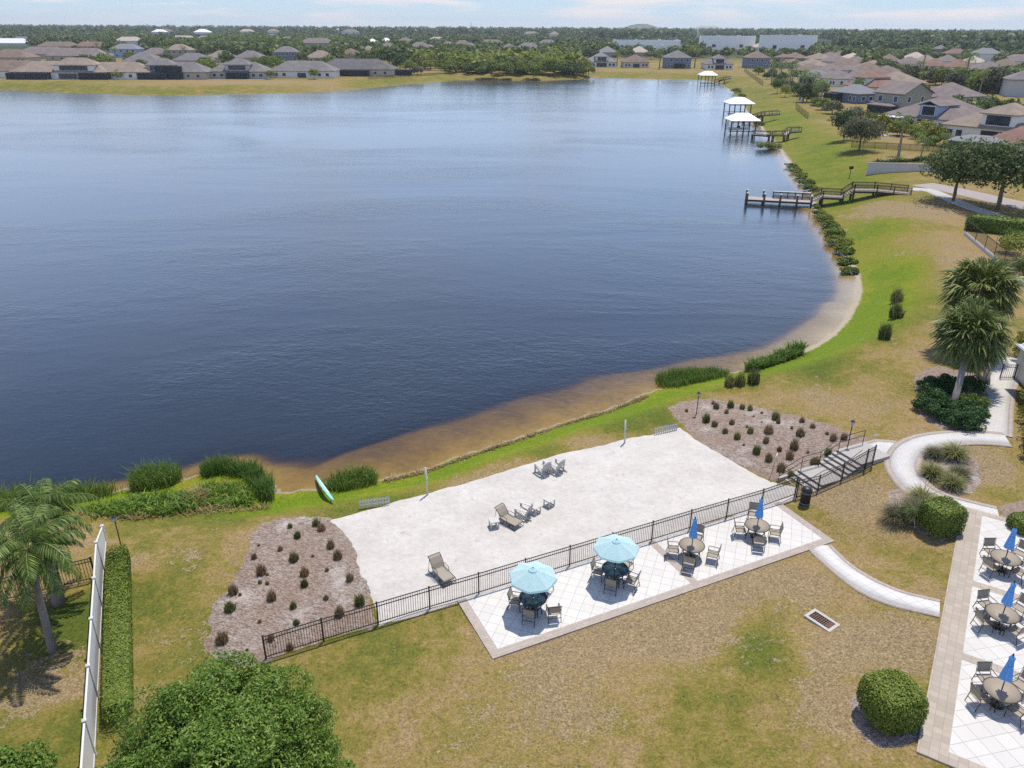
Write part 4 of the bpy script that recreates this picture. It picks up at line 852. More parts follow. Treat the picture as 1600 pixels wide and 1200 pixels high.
p = G(1327, 278); r = thing('notice_post', 'small dark notice on a post on the lakeside lawn', 'sign', p); m_ = MB(); m_.box((0, 0, .9), (.10, .10, 1.9)); m_.build('post', BARK, r); m_ = MB(); m_.box((.02, -.07, 1.75), (.75, .05, .5)); m_.build('notice_board', DKFRAME, r)
p = G(1257, 787); r = thing('litter_bin', 'black slatted litter bin with a domed lid beside the stairs', 'bin', p); m_ = MB(); m_.lathe([(0, .02), (.27, .02), (.27, .06), (.25, .06)], 28); m_.lathe([(.255, .10), (.27, .13), (.27, .16)], 28)
for k in range(28):
    an = 2 * math.pi * k / 28; m_.box((.265 * math.cos(an), .265 * math.sin(an), .42), (.012, .042, .70), an)
m_.lathe([(.245, .05), (.245, .8)], 28); m_.build('body', BLACK, r); m_ = MB(); m_.lathe([(.285, .075), (.285, .115), (.262, .115), (.262, .075), (.285, .075)], 28); m_.lathe([(.285, .74), (.285, .78), (.262, .78), (.262, .74), (.285, .74)], 28); m_.build('band', simple('bin_band', (.22, .23, .25), .35, .5, .6, .1), r)
m_ = MB(); m_.lathe([(.30, .80), (.30, .86), (.29, .93), (.22, 1.03), (.12, 1.08), (0, 1.09)], 28); m_.build('lid', BLACK, r)
c4 = [G(1258, 966), G(1270, 952), G(1310, 975), G(1299, 989)]; cc = sum(c4, Vector()) / 4; ux = (c4[2] - c4[1]).normalized(); an = math.atan2(ux.y, ux.x); lx = ((c4[2] - c4[1]).length + (c4[3] - c4[0]).length) / 2; ly = ((c4[1] - c4[0]).length + (c4[2] - c4[3]).length) / 2
r = thing('storm_drain', 'rusty storm drain grate in a concrete frame on the lawn', 'drain', (cc.x, cc.y, th(cc.x, cc.y) + .0), an); m_ = MB(); e = .13
for c, d in (((0, -ly / 2 + e / 2, .0), (lx, e, .16)), ((0, ly / 2 - e / 2, .0), (lx, e, .16)), ((-lx / 2 + e / 2, 0, .0), (e, ly - 2 * e, .158)), ((lx / 2 - e / 2, 0, .0), (e, ly - 2 * e, .158))): m_.box(c, d)
m_.build('concrete_frame', CONC, r); m_ = MB(); gx_, gy_ = lx - 2 * e, ly - 2 * e
for k in range(11): m_.box((-gx_ / 2 + gx_ * k / 10, 0, .045), (.03, gy_, .05))
for k in range(5): m_.box((0, -gy_ / 2 + gy_ * k / 4, .043), (gx_, .03, .05))
m_.build('grate', simple('rusty_iron', (.17, .11, .085), .8, .2, .2, .35, 8), r); m_ = MB(); m_.box((0, 0, .012), (gx_, gy_, .01)); m_.build('pit_shade_plate', simple('pit_shade', (.03, .022, .018), .9, .1), r)  # flat plate under the grate, the pit's shade put into its near-black colour
# ---- metal picket fence along the court and the stairs
FT = math.radians(0)
def fence_thing(label, posts, h=1.2, spacing=.105, mat=BLACK, name='metal_fence', group=None, pr=.009):
    o0 = Vector(posts[0]); r = thing(name, label, 'fence', o0, 0, group)
    for i, p in enumerate(posts):
        p = Vector(p) - o0; m_ = MB(); m_.box((p.x, p.y, h / 2 - .02), (.062, .062, h + .08)); m_.v = [(a, b, c + p.z) for a, b, c in m_.v]; m_.box((p.x, p.y, p.z + h + .03), (.078, .078, .03)); m_.build('post', mat, r)
        if i + 1 < len(posts):
            q = Vector(posts[i + 1]) - o0; m_ = MB(); L = (q - p).length; n = max(2, int((q - p).xy.length / spacing)); U = Vector((0, 0, 1))
            for z in (.12, h - .20, h - .02): m_.bar(p + U * z, q + U * z, .03, .034)
            for k in range(1, n):
                s = p.lerp(q, k / n); m_.bar(s + U * .05, s + U * (h - .02), pr * 2)
            m_.build('fence_panel', mat, r)
    return r
fp = []
nb = 12
for k in range(nb + 1):
    q = F0 + FU * (FLEN * k / nb); fp.append((q.x, q.y, th(q.x, q.y) + .02))
fence_thing('long black metal fence between the sand court and the tiled patio', fp)
# ---- stairs: run along the fence line from the court up to the curved path
ST0 = FLEN + .25; SW = 1.55; RISE = .13
sx = thing('stairs', 'pale concrete stairs with dark rails climbing from the sand court to the path', 'stairs', tuple(F0 + FU * ST0))
def sloc(a, b, z): return FU * a + FV * b + Vector((0, 0, z))
def sbox(mb, a0, a1, b0, b1, z0, z1):
    c = [sloc(a, b, 0) for a, b in ((a0, b0), (a1, b0), (a1, b1), (a0, b1))]; mb.prism([(q.x, q.y) for q in c], z0, z1)
TREAD = .31; nlow, nup = 4, 5; z = .06
STM = simple('stair_concrete', (.36, .34, .32), .85, .2, 0, .12, 3, .3, 30); RISER_SH = simple('riser_shade', (.20, .18, .165), .8, .2, 0, .15)  # second concrete is darker: shade on the risers put into the colour
zs = [(0, z)]; a = .45
for part_, nst in (('lower', nlow), ('upper', nup)):
    for k in range(nst):
        z += RISE; last = k == nst - 1; ln = TREAD if not last else (1.65 if part_ == 'lower' else 2.3)
        m_ = MB(); sbox(m_, a, a + ln, -.32, SW, -.25, z); tr = m_.build('tread' if not last else 'landing', STM, sx)
        m_ = MB(); sbox(m_, a - .012, a - .0005, -.30, SW - .02, z - RISE + .003, z - .012); m_.build('riser_shade_strip', RISER_SH, sx)  # thin dark strip over each riser, painting in its shade
        zs.append((a, z)); a += ln
AEND, ZEND = a, z
m_ = MB(); sbox(m_, 0, AEND - 2.3, SW, SW + .16, -.3, .35); m_.build('side_kerb', STM, sx)
def zst(a_):
    zz_ = zs[0][1]
    for s_, z_ in zs:
        if a_ >= s_: zz_ = z_
    return zz_
BZ = simple('bronze_rail', (.055, .045, .038), .5, .3, .3)
A1 = .45 + nlow * TREAD; A2 = A1 + 1.25; A3 = A2 + nup * TREAD
hp = [(-.15, .06), (A1 - .2, .06 + nlow * RISE), (A2 - .05, .06 + nlow * RISE), (A3 - .2, ZEND), (AEND - .3, ZEND)]
def handrail(b, label):
    r = MB()
    for hh in (.9, .55): r.path([sloc(a_, b, z_ + hh) for a_, z_ in hp], .022, 6)
    r.build('handrail', BZ, sx)
    for a_, z_ in hp: q = MB(); q.path([sloc(a_, b, z_ - .1), sloc(a_, b, z_ + .9)], .022, 6); q.build('rail_post', BZ, sx)
handrail(SW - .12, ''); 
r = MB(); r.path([sloc(a_, -.16, z_ + .85) for a_, z_ in hp[:4]], .02, 6); r.build('handrail', BZ, sx)
base = F0 + FU * ST0; sp = []
for a_, z_ in ((-.25, .02), (1.0, .14), (2.75, .5), (4.5, .95), (5.05, 1.08)): q = base + FU * a_ - FV * (.40 if a_ > 0 else .12); sp.append((q.x, q.y, z_ + .02))
fence_thing('black metal fence rising along the near side of the stairs', sp)
# top pad between stairs and curved path
ribbon('path', [base + FU * (AEND - .6) + FV * .62, base + FU * (AEND + .6) + FV * .7, G(1418, 708)], 1.55, .3, .045, tile_mat('walk_link', -.4, .3, (.53, .52, .505), (.40, .385, .37), .05, .15, .5), BORD, 'short pale link between the stairs and the curving path')
# ---- white vinyl fence, black fence, hedge on the left
vf = [G(154, 1192), G(150, 1108), G(152, 1035), G(155, 973), G(157, 923), G(160, 878)]
wa, wb_ = G(148, 1180), G(162, 893); wd = (wb_ - wa).normalized(); wl = (wb_ - wa).length
r = thing('vinyl_fence', 'tall white vinyl fence with capped posts beside the clipped hedge', 'fence', wa); nb = 4; VH = 1.72
for k in range(-1, nb + 2):
    q = wd * (wl * k / nb); gz = th(wa.x + q.x, wa.y + q.y) - wa.z; last = k == nb + 1; hh = VH * (.62 if last else 1)
    m_ = MB(); m_.box((q.x, q.y, gz + hh / 2), (.13, .13, hh), math.atan2(wd.y, wd.x)); m_.lathe([(.11, gz + hh), (.11, gz + hh + .04), (0, gz + hh + .10)], 4, (q.x, q.y, 0), sm=False, ph=math.pi / 4 + math.atan2(wd.y, wd.x)); m_.build('post', WHITEV, r)
    if k <= nb:
        e = wd * (wl * (k + 1) / nb); ge = th(wa.x + e.x, wa.y + e.y) - wa.z; he = VH if k < nb else VH * .62
        m_ = MB(); pv = Vector((-wd.y, wd.x, 0)) * .02; a_ = q + wd * .06; b_ = e - wd * .06
        V = [a_ - pv + Vector((0, 0, gz + .05)), b_ - pv + Vector((0, 0, ge + .05)), b_ - pv + Vector((0, 0, ge + he - .1)), a_ - pv + Vector((0, 0, gz + VH - .1)), a_ + pv + Vector((0, 0, gz + .05)), b_ + pv + Vector((0, 0, ge + .05)), b_ + pv + Vector((0, 0, ge + he - .1)), a_ + pv + Vector((0, 0, gz + VH - .1))]
        m_.add(V, [(3, 2, 1, 0), (4, 5, 6, 7), (0, 1, 5, 4), (2, 3, 7, 6)]); m_.bar(a_ + Vector((0, 0, gz + VH - .08)), b_ + Vector((0, 0, ge + he - .08)), .07, .1); m_.bar(a_ + Vector((0, 0, gz + .12)), b_ + Vector((0, 0, ge + .12)), .07, .12); m_.build('fence_panel', WHITEV, r)
a_, b_ = G(150, 905), G(-70, 958)
fence_thing('black metal fence running left from the white vinyl fence', [tuple(a_.lerp(b_, k / 4)[:2]) + (th(*a_.lerp(b_, k / 4)[:2]),) for k in range(5)], 1.25, .12)
# ---------------------------------------------------------------- plants close to the camera
def onemesh(name, me, mat, loc, sc, rz, label, cat, group=None):
    if not me.materials: me.materials.append(mat)
    o = bpy.data.objects.new(name, me); COL.objects.link(o); o.location = loc; o.rotation_euler = (0, 0, rz); o.scale = sc if isinstance(sc, tuple) else (sc,) * 3
    if me.materials[0] != mat: o.material_slots[0].link = 'OBJECT'; o.material_slots[0].material = mat
    return tag(o, label, cat, group)
TUFTS = [tuft_mesh(300 + i) for i in range(4)]
LT = [(457,415,18),(497,465,24),(625,420,30),(597,395,28),(290,520,11),(405,538,18),(265,580,20),(480,580,34),(578,577,13),(675,515,28),(713,570,32),(305,650,34),(335,675,13),(535,660,32),(655,650,16),(535,722,27),(777,692,28),(297,717,15),(335,722,14),(155,755,34),(360,790,32),(137,845,37),(650,800,19),(475,842,24),(830,812,38),(722,877,33),(492,930,23),(295,927,14),(95,1010,42),(355,1015,25),(457,1057,25),(228,1080,11),(190,785,12)]
RT = [(490,565,14),(655,517,14),(675,535,26),(740,572,18),(765,528,28),(838,540,24),(887,550,22),(910,602,9),(960,580,12),(612,615,32),(665,645,28),(773,635,24),(730,692,24),(807,725,28),(868,668,11),(887,690,26),(960,638,9),(1047,600,34),(1063,635,18),(1003,680,38),(985,750,25),(1210,625,22),(1278,660,22),(1200,700,34),(1147,675,13),(1368,708,16),(1405,735,28),(1473,730,26),(1160,780,36),(1135,845,32),(927,810,34),(1003,860,31),(1070,805,20),(848,780,11),(1080,915,36),(1372,825,28),(1290,880,38),(1248,825,13),(1140,960,27)]
def tufts(lst, ox, oy, sc, bed, thr):
    for zx, zy, s in lst:
        big = s >= 24; px, py, w = ox + zx / sc, oy + (zy + s * .75) / sc, 2.05 * s / sc
        p = G(px, py); dist = math.hypot(p.x, p.y, CAM_H); size = w * dist / F_PX * .95; br = (int(zx * 7 + zy) % 5 < (2 if big else 4))
        tone = 'brown' if br else 'dark green'
        onemesh('grass_clump', rnd.choice(TUFTS), F_TUFTB if br else F_TUFT, p, (size * .82, size * .82, size * rnd.uniform(.9, 1.2)), rnd.uniform(0, 6.3), f'{"large rounded" if big else "small"} {tone} grass clump in the {bed} mulch bed', 'grass clump', f'{tone} {"large" if big else "small"} clumps in the {bed} mulch bed')
tufts(LT, 320, 700, 3.4275, 'left', 24); tufts(RT, 950, 500, 4, 'right', 24)
for k, (px, py, s, lab) in enumerate(((1140, 603, 15, 'dark grass clump on the bank, left of three by the shore plants'), (1156, 601, 15, 'dark grass clump on the bank, middle of three by the shore plants'), (1177, 598, 17, 'dark grass clump on the bank, right of three by the shore plants'), (1400, 472, 16, 'farthest dark grass clump alone on the right lawn'), (1399, 497, 18, 'middle dark grass clump on the right lawn'), (1381, 528, 17, 'nearest dark grass clump on the right lawn'))):
    p = G(px, py); size = s * 1.25 * math.hypot(p.x, p.y, CAM_H) / F_PX; onemesh('grass_clump', TUFTS[k % 4], F_TUFT, p, (size * .95, size * .95, size * 1.25), k * 1.3, lab, 'grass clump')
FOUNT = [fountain_mesh(400 + i) for i in range(3)]
for k, (px, py, s, lab) in enumerate(((1398, 812, 1.0, 'low green arching grass at the left of the clipped hedge'), (1428, 812, 1.25, 'tall green arching grass against the clipped hedge'), (1450, 806, 1.2, 'arching grass touching the clipped hedge top'), (1440, 788, 1.2, 'straw coloured arching grass behind the clipped hedge'),
    (1458, 715, .85, 'green arching grass at the left of the path loop'), (1490, 716, 1.15, 'straw plumed tall grass in the path loop'), (1456, 745, 1.0, 'yellow arching grass nearest the path bend'), (1486, 762, 1.0, 'golden arching grass at the front of the path loop'), (1498, 745, .85, 'green arching grass at the right of the path loop'))):
    p = G(px, py); onemesh('ornamental_grass', FOUNT[k % 3], F_ORN if 'straw' in lab or 'gold' in lab or 'yellow' in lab else F_OLIVE, p, (s, s, s * .9), k * 1.1, lab, 'grass')
clipped('clipped_bush', 'big round clipped green bush in a mulch ring beside the terrace', 'bush', G(1386, 1122), (2.0, 2.0, 1.7), .2, 9000, .048, 3.2, F_HEDGE, 5)
clipped('clipped_hedge', 'boxy bright green clipped hedge at the corner of the terrace', 'hedge', G(1466, 828), (1.75, 1.6, 1.55), .25, 7500, .05, 6.0, F_HEDGE, 6)
clipped('clipped_bush', 'low green clipped bush at the top of the terrace', 'bush', G(1602, 828), (1.7, 1.3, .8), .1, 4500, .05, 3.4, F_HEDGE, 7)
clipped('leafy_shrub', 'dark leafy shrub in the grasses left of the clipped hedge', 'shrub', G(1420, 815), (1.2, .9, .8), .1, 2500, .07, 2.4, F_OAK, 8)
ha, hb = G(188, 1142), G(188, 872); hl = (hb - ha).length
clipped('long_hedge', 'long low clipped hedge beside the white vinyl fence', 'hedge', (ha + hb) / 2, (hl, .98, .95), aim(ha, hb), 22000, .05, 9.0, F_HEDGE, 9)
# near canopy tree
nt = at(348, 1222, 3.4); r = thing('broadleaf_tree', 'big bright green leafy tree filling the bottom left of the view', 'tree', (nt.x, nt.y, th(nt.x, nt.y)))
tm = trunk_mesh('trunk', 3.0, .17, 4.2, 5, 6, 1.6); link('trunk', tm, BARK, r)
V, Fq = crown(61, 3.75, 3.0, 3.4, 170, 205000, .062, .23, -.45, .46, .6); link('crown', npmesh('crown', V, Fq), F_NEAR, r)
cb = at(18, 1222, 2.0); r = thing('broadleaf_tree', 'small tree top poking in at the bottom left corner', 'tree', (cb.x, cb.y, th(cb.x, cb.y))); link('trunk', trunk_mesh('trunk', 1.4, .08, 2.0, 8, 4, .6), BARK, r)
V, Fq = crown(62, 1.15, .9, 2.0, 30, 12000, .07, .4); link('crown', npmesh('crown', V, Fq), F_NEAR, r)
# left queen palms
def palm(name, label, base, h, lean, cm, sc, mat, r0=.17, r1=.13, group=None, rz=0):
    r = thing(name, label, 'palm tree', base, 0, group); palm_trunk(h, r0, r1, lean).build('trunk', PALMBARK, r); c = link('crown', cm, None, r, (lean[0], lean[1], h + .1)); c.scale = (sc,) * 3; c.rotation_euler = (0, 0, rz)
    if not cm.materials: cm.materials.append(mat)
    return r
QP = palm_mesh(21, 29, 2.9, 66, .50, .066, 1.75, -.5, 1.42); QP2 = palm_mesh(22, 26, 2.7, 62, .48, .066, 1.75, -.45, 1.42)
b1 = G(83, 1016); t1 = at(44, 858, 4.9); palm('queen_palm', 'tall feathery palm with curved grey trunk left of the vinyl fence', b1, 4.8, (t1.x - b1.x, t1.y - b1.y), QP, .95, F_PALM)
b2 = G(92, 941); t2 = at(64, 800, 4.5); palm('queen_palm', 'second feathery palm standing behind the curved one', b2, 4.4, (t2.x - b2.x, t2.y - b2.y), QP2, .95, F_PALM, .24, .14)
b3 = G(-85, 1075); palm('queen_palm', 'feathery palm mostly off the left edge', b3, 5.2, (.2, .3), QP, 1.0, F_PALM, rz=1)
F_SHRUB = foliage('dark_shrub_leaves', (.015, .045, .012), (.035, .095, .022), (.10, .18, .05), .3, .9, .15)
SHR = [fountain_mesh(440 + i, 1100, .035, .95) for i in range(2)]
# sabal palms by the walk
SB = sabal_mesh(31, 85, 1.0, 1.0, 26); SB2 = sabal_mesh(32, 85, 1.0, 1.0, 26)
b4 = G(1488, 640); t4 = at(1512, 545, 4.0); palm('sabal_palm', 'front fan palm with a leaning pale trunk beside the walk', b4, 3.9, (t4.x - b4.x, t4.y - b4.y), SB, 1.5, F_SABAL, .24, .19)
b5 = G(1540, 600); t5 = at(1527, 478, 4.8); palm('sabal_palm', 'rear fan palm with a broad crown behind the front one', b5, 4.7, (t5.x - b5.x, t5.y - b5.y), SB2, 1.75, F_SABAL, .24, .19)
for k, (px, py, s, lab) in enumerate(((1455, 615, .95, 'dark leafy shrub left of the front fan palm'), (1448, 642, .8, 'dark low shrub at the left foot of the fan palm'), (1470, 655, .9, 'dark shrub in front of the fan palm trunk'), (1500, 668, .95, 'green shrub at the right foot of the fan palm'), (1512, 668, .85, 'dark green shrub at the corner of the walk'), (1516, 640, .85, 'yellow green shrub beside the straight walk'), (1515, 615, .9, 'dark shrub under the rear fan palm'), (1480, 610, .8, 'shaded shrub between the two fan palm trunks'), (1462, 632, .9, 'dark shrub among the left shrubs of the fan palm bed'), (1490, 650, .8, 'dark shrub just right of the front fan palm trunk'), (1512, 650, .85, 'dark shrub in the middle of the fan palm bed'), (1522, 655, .7, 'dark shrub closest to the straight walk'))):
    p = G(px, py); V, Fq = crown(500 + k, 1.05 * s, .8 * s, .55 * s, 24, 3600, .075, .42, -.25, .5); onemesh('shrub', npmesh('shrub', V, Fq), F_BUSH if 'yellow' in lab else F_SHRUB, p, 1.0, 0, lab, 'shrub')
# right edge: clubhouse, its hedge and planting
def bladesof(*a, **k): return bladefield(*a, **k)
for k, (px, py, s, m_, lab) in enumerate(((1592, 560, 1.2, F_YEL, 'yellow green shrub behind the metal canopy'), (1604, 545, 1.0, F_YEL, 'second yellow green shrub at the right edge behind the canopy'), (1617, 640, 1.0, F_HEDGE, 'climbing shrub against the clubhouse wall'), (1620, 665, 1.0, F_HEDGE, 'leafy shrub on the clubhouse corner'), (1612, 690, .8, F_BUSH, 'low bright shrub by the clubhouse'), (1614, 715, .8, F_OAK, 'dark shrub at the right edge below the clubhouse'), (1588, 410, 2.2, F_BUSH, 'broad leafy bush at the right edge near the chain fence'), (1578, 395, 1.6, F_BUSH, 'bright bush by the right chain fence'), (1596, 440, 1.6, F_OAK, 'dark bush near the lower end of the right chain fence'))):
    p = G(px, py); V, Fq = crown(520 + k, .95 * s, .9 * s, .7 * s, 18, 1600, .11 * s ** .5, .5, -.2, .4); onemesh('shrub', npmesh('shrub', V, Fq), m_, p, 1.0, 0, lab, 'shrub')
cl_ = at(1598, 582, 3.0); r = thing('clubhouse', 'corner of a pale clubhouse with a ribbed metal awning', 'building', (cl_.x, cl_.y, TOP_Z), -.12)
CREAM = simple('cream_stucco', (.55, .52, .47), .9, .1, 0, .08); m_ = MB(); m_.box((3.9, -.5, 1.0), (5.2, 8, 3.2)); m_.build('wall', CREAM, r); m_ = MB(); m_.box((2.6, .7, 3.05), (5.2, 2.4, .12)); 
for k in range(14): m_.box((.1 + k * .38, .7, 3.13), (.04, 2.38, .05))
m_.build('awning', simple('ribbed_metal', (.58, .60, .62), .35, .5, .5, .06), r); m_ = MB(); m_.box((.98, -2.6, 1.5), (.05, 1.1, 1.4)); m_.build('window', simple('window_glass', (.02, .03, .04), .1, .6), r)
# gate across the walk
ga, gb = G(1562, 592), G(1584, 592); fence_thing('low black metal gate across the walk by the clubhouse', [tuple(ga), tuple(gb)], 1.1, .14, name='metal_gate')
# right chain-link fence with hedge
chain_m, t_, o_ = newmat('chain_mesh'); v_ = nd(t_, 'ShaderNodeMapping', {'Vector': coords(t_), 'Scale': (9, 9, 9)}).outputs[0]
d_ = nd(t_, 'ShaderNodeBsdfDiffuse', {'Color': (.02, .02, .02, 1)}); tr_ = nd(t_, 'ShaderNodeBsdfTransparent', {}); mx_ = nd(t_, 'ShaderNodeMixShader', {0: .6, 1: d_.outputs[0], 2: tr_.outputs[0]}); t_.links.new(mx_.outputs[0], o_.inputs['Surface'])
def chainfence(label, pts, h=1.3, base=.0):
    o0 = Vector(pts[0]); r = thing('chain_fence', label, 'fence', o0)
    for i, p in enumerate(pts):
        p = Vector(p) - o0; m_ = MB(); m_.path([p + Vector((0, 0, -.1)), p + Vector((0, 0, h + .03))], .04, 6); m_.build('post', BLACK, r)
        if i + 1 < len(pts):
            q = Vector(pts[i + 1]) - o0; m_ = MB(); U = Vector((0, 0, 1)); m_.add([p + U * .05, q + U * .05, q + U * h, p + U * h], [(0, 1, 2, 3)]); m_.build('mesh_panel', chain_m, r); m_ = MB(); m_.bar(p + U * h, q + U * h, .06); m_.bar(p + U * .08, q + U * .08, .05); m_.build('rail', BLACK, r)
            if base: m_ = MB(); m_.bar(p + U * .1, q + U * .1, .35, .45); m_.build('retaining_kerb', CONC, r)
    return r
ca_, cb_ = G(1508, 367), G(1625, 466); chainfence('black chain fence on a low kerb at the right beside the hedge', [tuple(G(1508 + (1625 - 1508) * k / 8, 367 + (466 - 367) * k / 8)) for k in range(9)], 1.7, 1)
ha, hb = G(1508, 357), G(1640, 372); clipped('long_hedge', 'tall dark hedge behind the right chain fence', 'hedge', (ha + hb) / 2, ((hb - ha).length, 2.6, 1.8), aim(ha, hb), 9000, .16, 6, F_HEDGE, 19)
# shore plants
F_MARSH = foliage('marsh_leaves', (.05, .11, .012), (.15, .26, .03), (.32, .42, .09), .4, .5, 0)
bladefield('reed_clump', 'dark green reeds at the far left of the shore behind the palm', [(-30, 800), (0, 778), (60, 768), (130, 762), (180, 760), (190, 772), (150, 782), (100, 792), (50, 800), (0, 812)], 1900, .7, 1.3, .035, F_REED, 41, extra=1)
bladefield('reed_clump', 'dense dark reed clump second from the left on the shore', [(202, 755), (225, 738), (262, 730), (284, 736), (285, 752), (260, 762), (225, 770), (205, 770)], 1500, .8, 1.4, .035, F_REED, 42)
bladefield('reed_clump', 'dense dark reed clump curving round the orange dead grass', [(312, 735), (335, 725), (370, 726), (400, 732), (412, 742), (430, 765), (430, 782), (405, 785), (395, 765), (380, 748), (345, 742), (318, 748)], 2000, .8, 1.4, .035, F_REED, 43)
bladefield('reed_clump', 'orange brown dead grass mat inside the reeds', [(230, 785), (300, 760), (330, 748), (375, 750), (395, 765), (395, 790), (340, 800), (260, 800)], 1500, .04, .13, .03, F_DEAD, 44, 'dead grass', .5)
bladefield('reed_clump', 'bright broad-leaved marsh plants in front of the reeds at left', [(135, 800), (170, 790), (220, 780), (280, 770), (310, 780), (312, 805), (270, 815), (200, 820), (150, 822)], 1500, .25, .75, .10, F_MARSH, 45, 'marsh plants', .35)
bladefield('reed_clump', 'loose bright marsh leaves over the hollow behind the curved reeds', [(300, 778), (320, 760), (350, 755), (385, 758), (398, 772), (398, 792), (350, 800), (305, 798)], 900, .2, .55, .09, F_MARSH, 57, 'marsh plants', .4)
bladefield('reed_clump', 'pale dead reed heap among the marsh plants', [(290, 775), (318, 772), (322, 790), (300, 796)], 500, .3, .6, .03, F_DEAD, 46, 'dead reeds', .6)
bladefield('reed_clump', 'green reed clump right of the paddle board', [(500, 757), (520, 745), (555, 737), (585, 738), (590, 758), (570, 766), (530, 770), (505, 770)], 1300, .6, 1.2, .035, F_REED, 47)
bladefield('reed_clump', 'short dark reed bed standing in the shallows by the right beach', [(1022, 590), (1045, 580), (1080, 575), (1120, 577), (1143, 583), (1135, 592), (1090, 602), (1055, 608), (1030, 604)], 3200, .5, .9, .035, F_REED, 48)
bladefield('reed_clump', 'broad-leaved dark shore plants right of the reed bed', [(1163, 580), (1185, 568), (1220, 555), (1250, 545), (1256, 552), (1235, 564), (1200, 576), (1175, 584)], 1900, .7, 1.25, .11, F_REED, 49, 'marsh plants', .3)
bladefield('shore_weeds', 'thin line of dead weeds washed along the beach waterline', [(598, 750), (668, 734), (730, 712), (800, 688), (880, 661), (950, 641), (1010, 617), (1015, 620), (952, 645), (882, 665), (802, 692), (732, 716), (670, 738), (600, 754)], 2600, .08, .30, .05, F_DEAD, 50, 'weeds', .8, soft=.3, kind='stuff')
bladefield('shore_weeds', 'dark brush along the lake edge left of the path light', [(120, 815), (200, 812), (300, 800), (420, 788), (425, 800), (300, 815), (190, 828), (130, 826)], 900, .1, .3, .05, F_DEAD, 51, 'weeds', .7, soft=.4, kind='stuff')
sb = [(1327, 428, 2.0, 'small shore bush nearest the sandy cove'), (1322, 412, 2.4, 'shore bush second from the sandy cove'), (1318, 396, 2.8, 'shore bush third from the sandy cove'), (1311, 382, 3.0, 'wide shore bush fourth from the cove'), (1304, 368, 3.0, 'wide shore bush fifth from the cove, below the pier'), (1296, 356, 2.8, 'shore bush sixth from the cove, below the pier'), (1288, 345, 2.6, 'shore bush seventh from the cove, close to the pier'), (1282, 336, 2.2, 'shore bush just on the near side of the pier'), (1275, 325, 1.6, 'small shore bush under the pier'), (1266, 298, 2.8, 'shore bush just beyond the pier'), (1259, 288, 2.6, 'shore bush second beyond the pier'), (1252, 278, 2.6, 'shore bush third beyond the pier'), (1244, 270, 2.6, 'shore bush fourth beyond the pier'), (1236, 262, 2.4, 'shore bush fifth beyond the pier'), (1197, 236, 4.6, 'broad shore bush in the water near the boat shelters'), (1212, 232, 3.0, 'shore bush right of the broad one near the boat shelters'), (1150, 145, 5.5, 'shore bush near the far boat shelter'), (1158, 152, 3.6, 'small bush on the bank by the far shelter'), (1186, 196, 3.0, 'bush under the second boat walkway')]
for k, (px, py, s, lab) in enumerate(sb):
    p = G(px, py); p.z = max(p.z, WATER_Z - .1); V, Fq = crown(540 + k, s * .5, s * .24, s * .13, 22, 1400, .11 * s ** .5, .42, -.1, .4); onemesh('shore_bush', npmesh('shore_bush', V, Fq), F_HEDGE if k % 3 else F_BUSH, p, 1.0, 0, lab, 'bush')
# ---------------------------------------------------------------- docks and boat shelters
WOOD = simple('grey_deck_wood', (.34, .30, .275), .85, .15, 0, .2, 4); DWOOD = simple('dark_pile_wood', (.055, .045, .04), .8, .15, 0, .3, 4); BWOOD = simple('brown_rail_wood', (.16, .115, .085), .8, .15, 0, .25, 4)
CAPW = simple('white_pile_cap', (.7, .7, .7), .6, .2); ROOFW = simple('white_metal_roof', (.74, .75, .76), .45, .4, .1, .05, .8)
def railing(r, a, b, h=1.05, nb=None, wood=None, side=Vector((0, 0, 0)), bal=True):
    a = Vector(a) + side; b = Vector(b) + side; L = (b - a).length; n = nb or max(1, round(L / 2.2)); U = Vector((0, 0, 1)); m_ = MB()
    m_.bar(a + U * h, b + U * h, .14, .05); m_.bar(a + U * (h - .12), b + U * (h - .12), .05, .1); m_.bar(a + U * .15, b + U * .15, .05, .09)
    if bal:
        k = int(L / .17)
        for i in range(1, k): p = a.lerp(b, i / k); m_.bar(p + U * .15, p + U * (h - .12), .04)
    m_.build('railing', wood or BWOOD, r)
    for i in range(n + 1): p = a.lerp(b, i / n); q = MB(); q.bar(p - U * .3, p + U * (h + .03), .12); q.build('rail_post', wood or BWOOD, r)
def deck(r, a, b, w, name='deck'):
    m_ = MB(); a = Vector(a); b = Vector(b); m_.bar(a, b, w, .12); sd = (b - a).cross(Vector((0, 0, 1))).normalized(); m_.build(name, WOOD, r)
    for s in (-1, 1): q = MB(); q.bar(a + sd * s * (w / 2 + .03) - Vector((0, 0, .1)), b + sd * s * (w / 2 + .03) - Vector((0, 0, .1)), .06, .28); q.build('fascia_beam', DWOOD, r)
def pile(r, p, z0, z1, rad=.16, cap=False):
    m_ = MB(); m_.path([(p[0], p[1], z0), (p[0], p[1], z1)], rad, 8); o = m_.build('pile', DWOOD, r)
    if cap: m_ = MB(); m_.lathe([(rad * 1.25, z1), (rad * 1.25, z1 + .06), (0, z1 + .25)], 8, (p[0], p[1], 0)); m_.build('pile_cap', CAPW, o)
dn = [at(1167, 312, -.55), at(1266, 314.5, -.55), at(1284, 306, .35), at(1315, 307, .35), at(1333, 297, 1.5), at(1368, 297.5, 1.6), at(1423, 305, 1.35)]
ax = (dn[6] - dn[0]); ax.z = 0; ax.normalize(); ay = Vector((-ax.y, ax.x, 0)); org = dn[0].copy()
pk = thing('wooden_pier', 'long grey wooden pier stepping down from the lawn to a low platform over the lake', 'pier', (org.x, org.y, 0))
def dp(i, off=0): s = (dn[i] - org).dot(ax); return ax * s + ay * off + Vector((0, 0, dn[i].z))
w = 2.5; h_ = w / 2
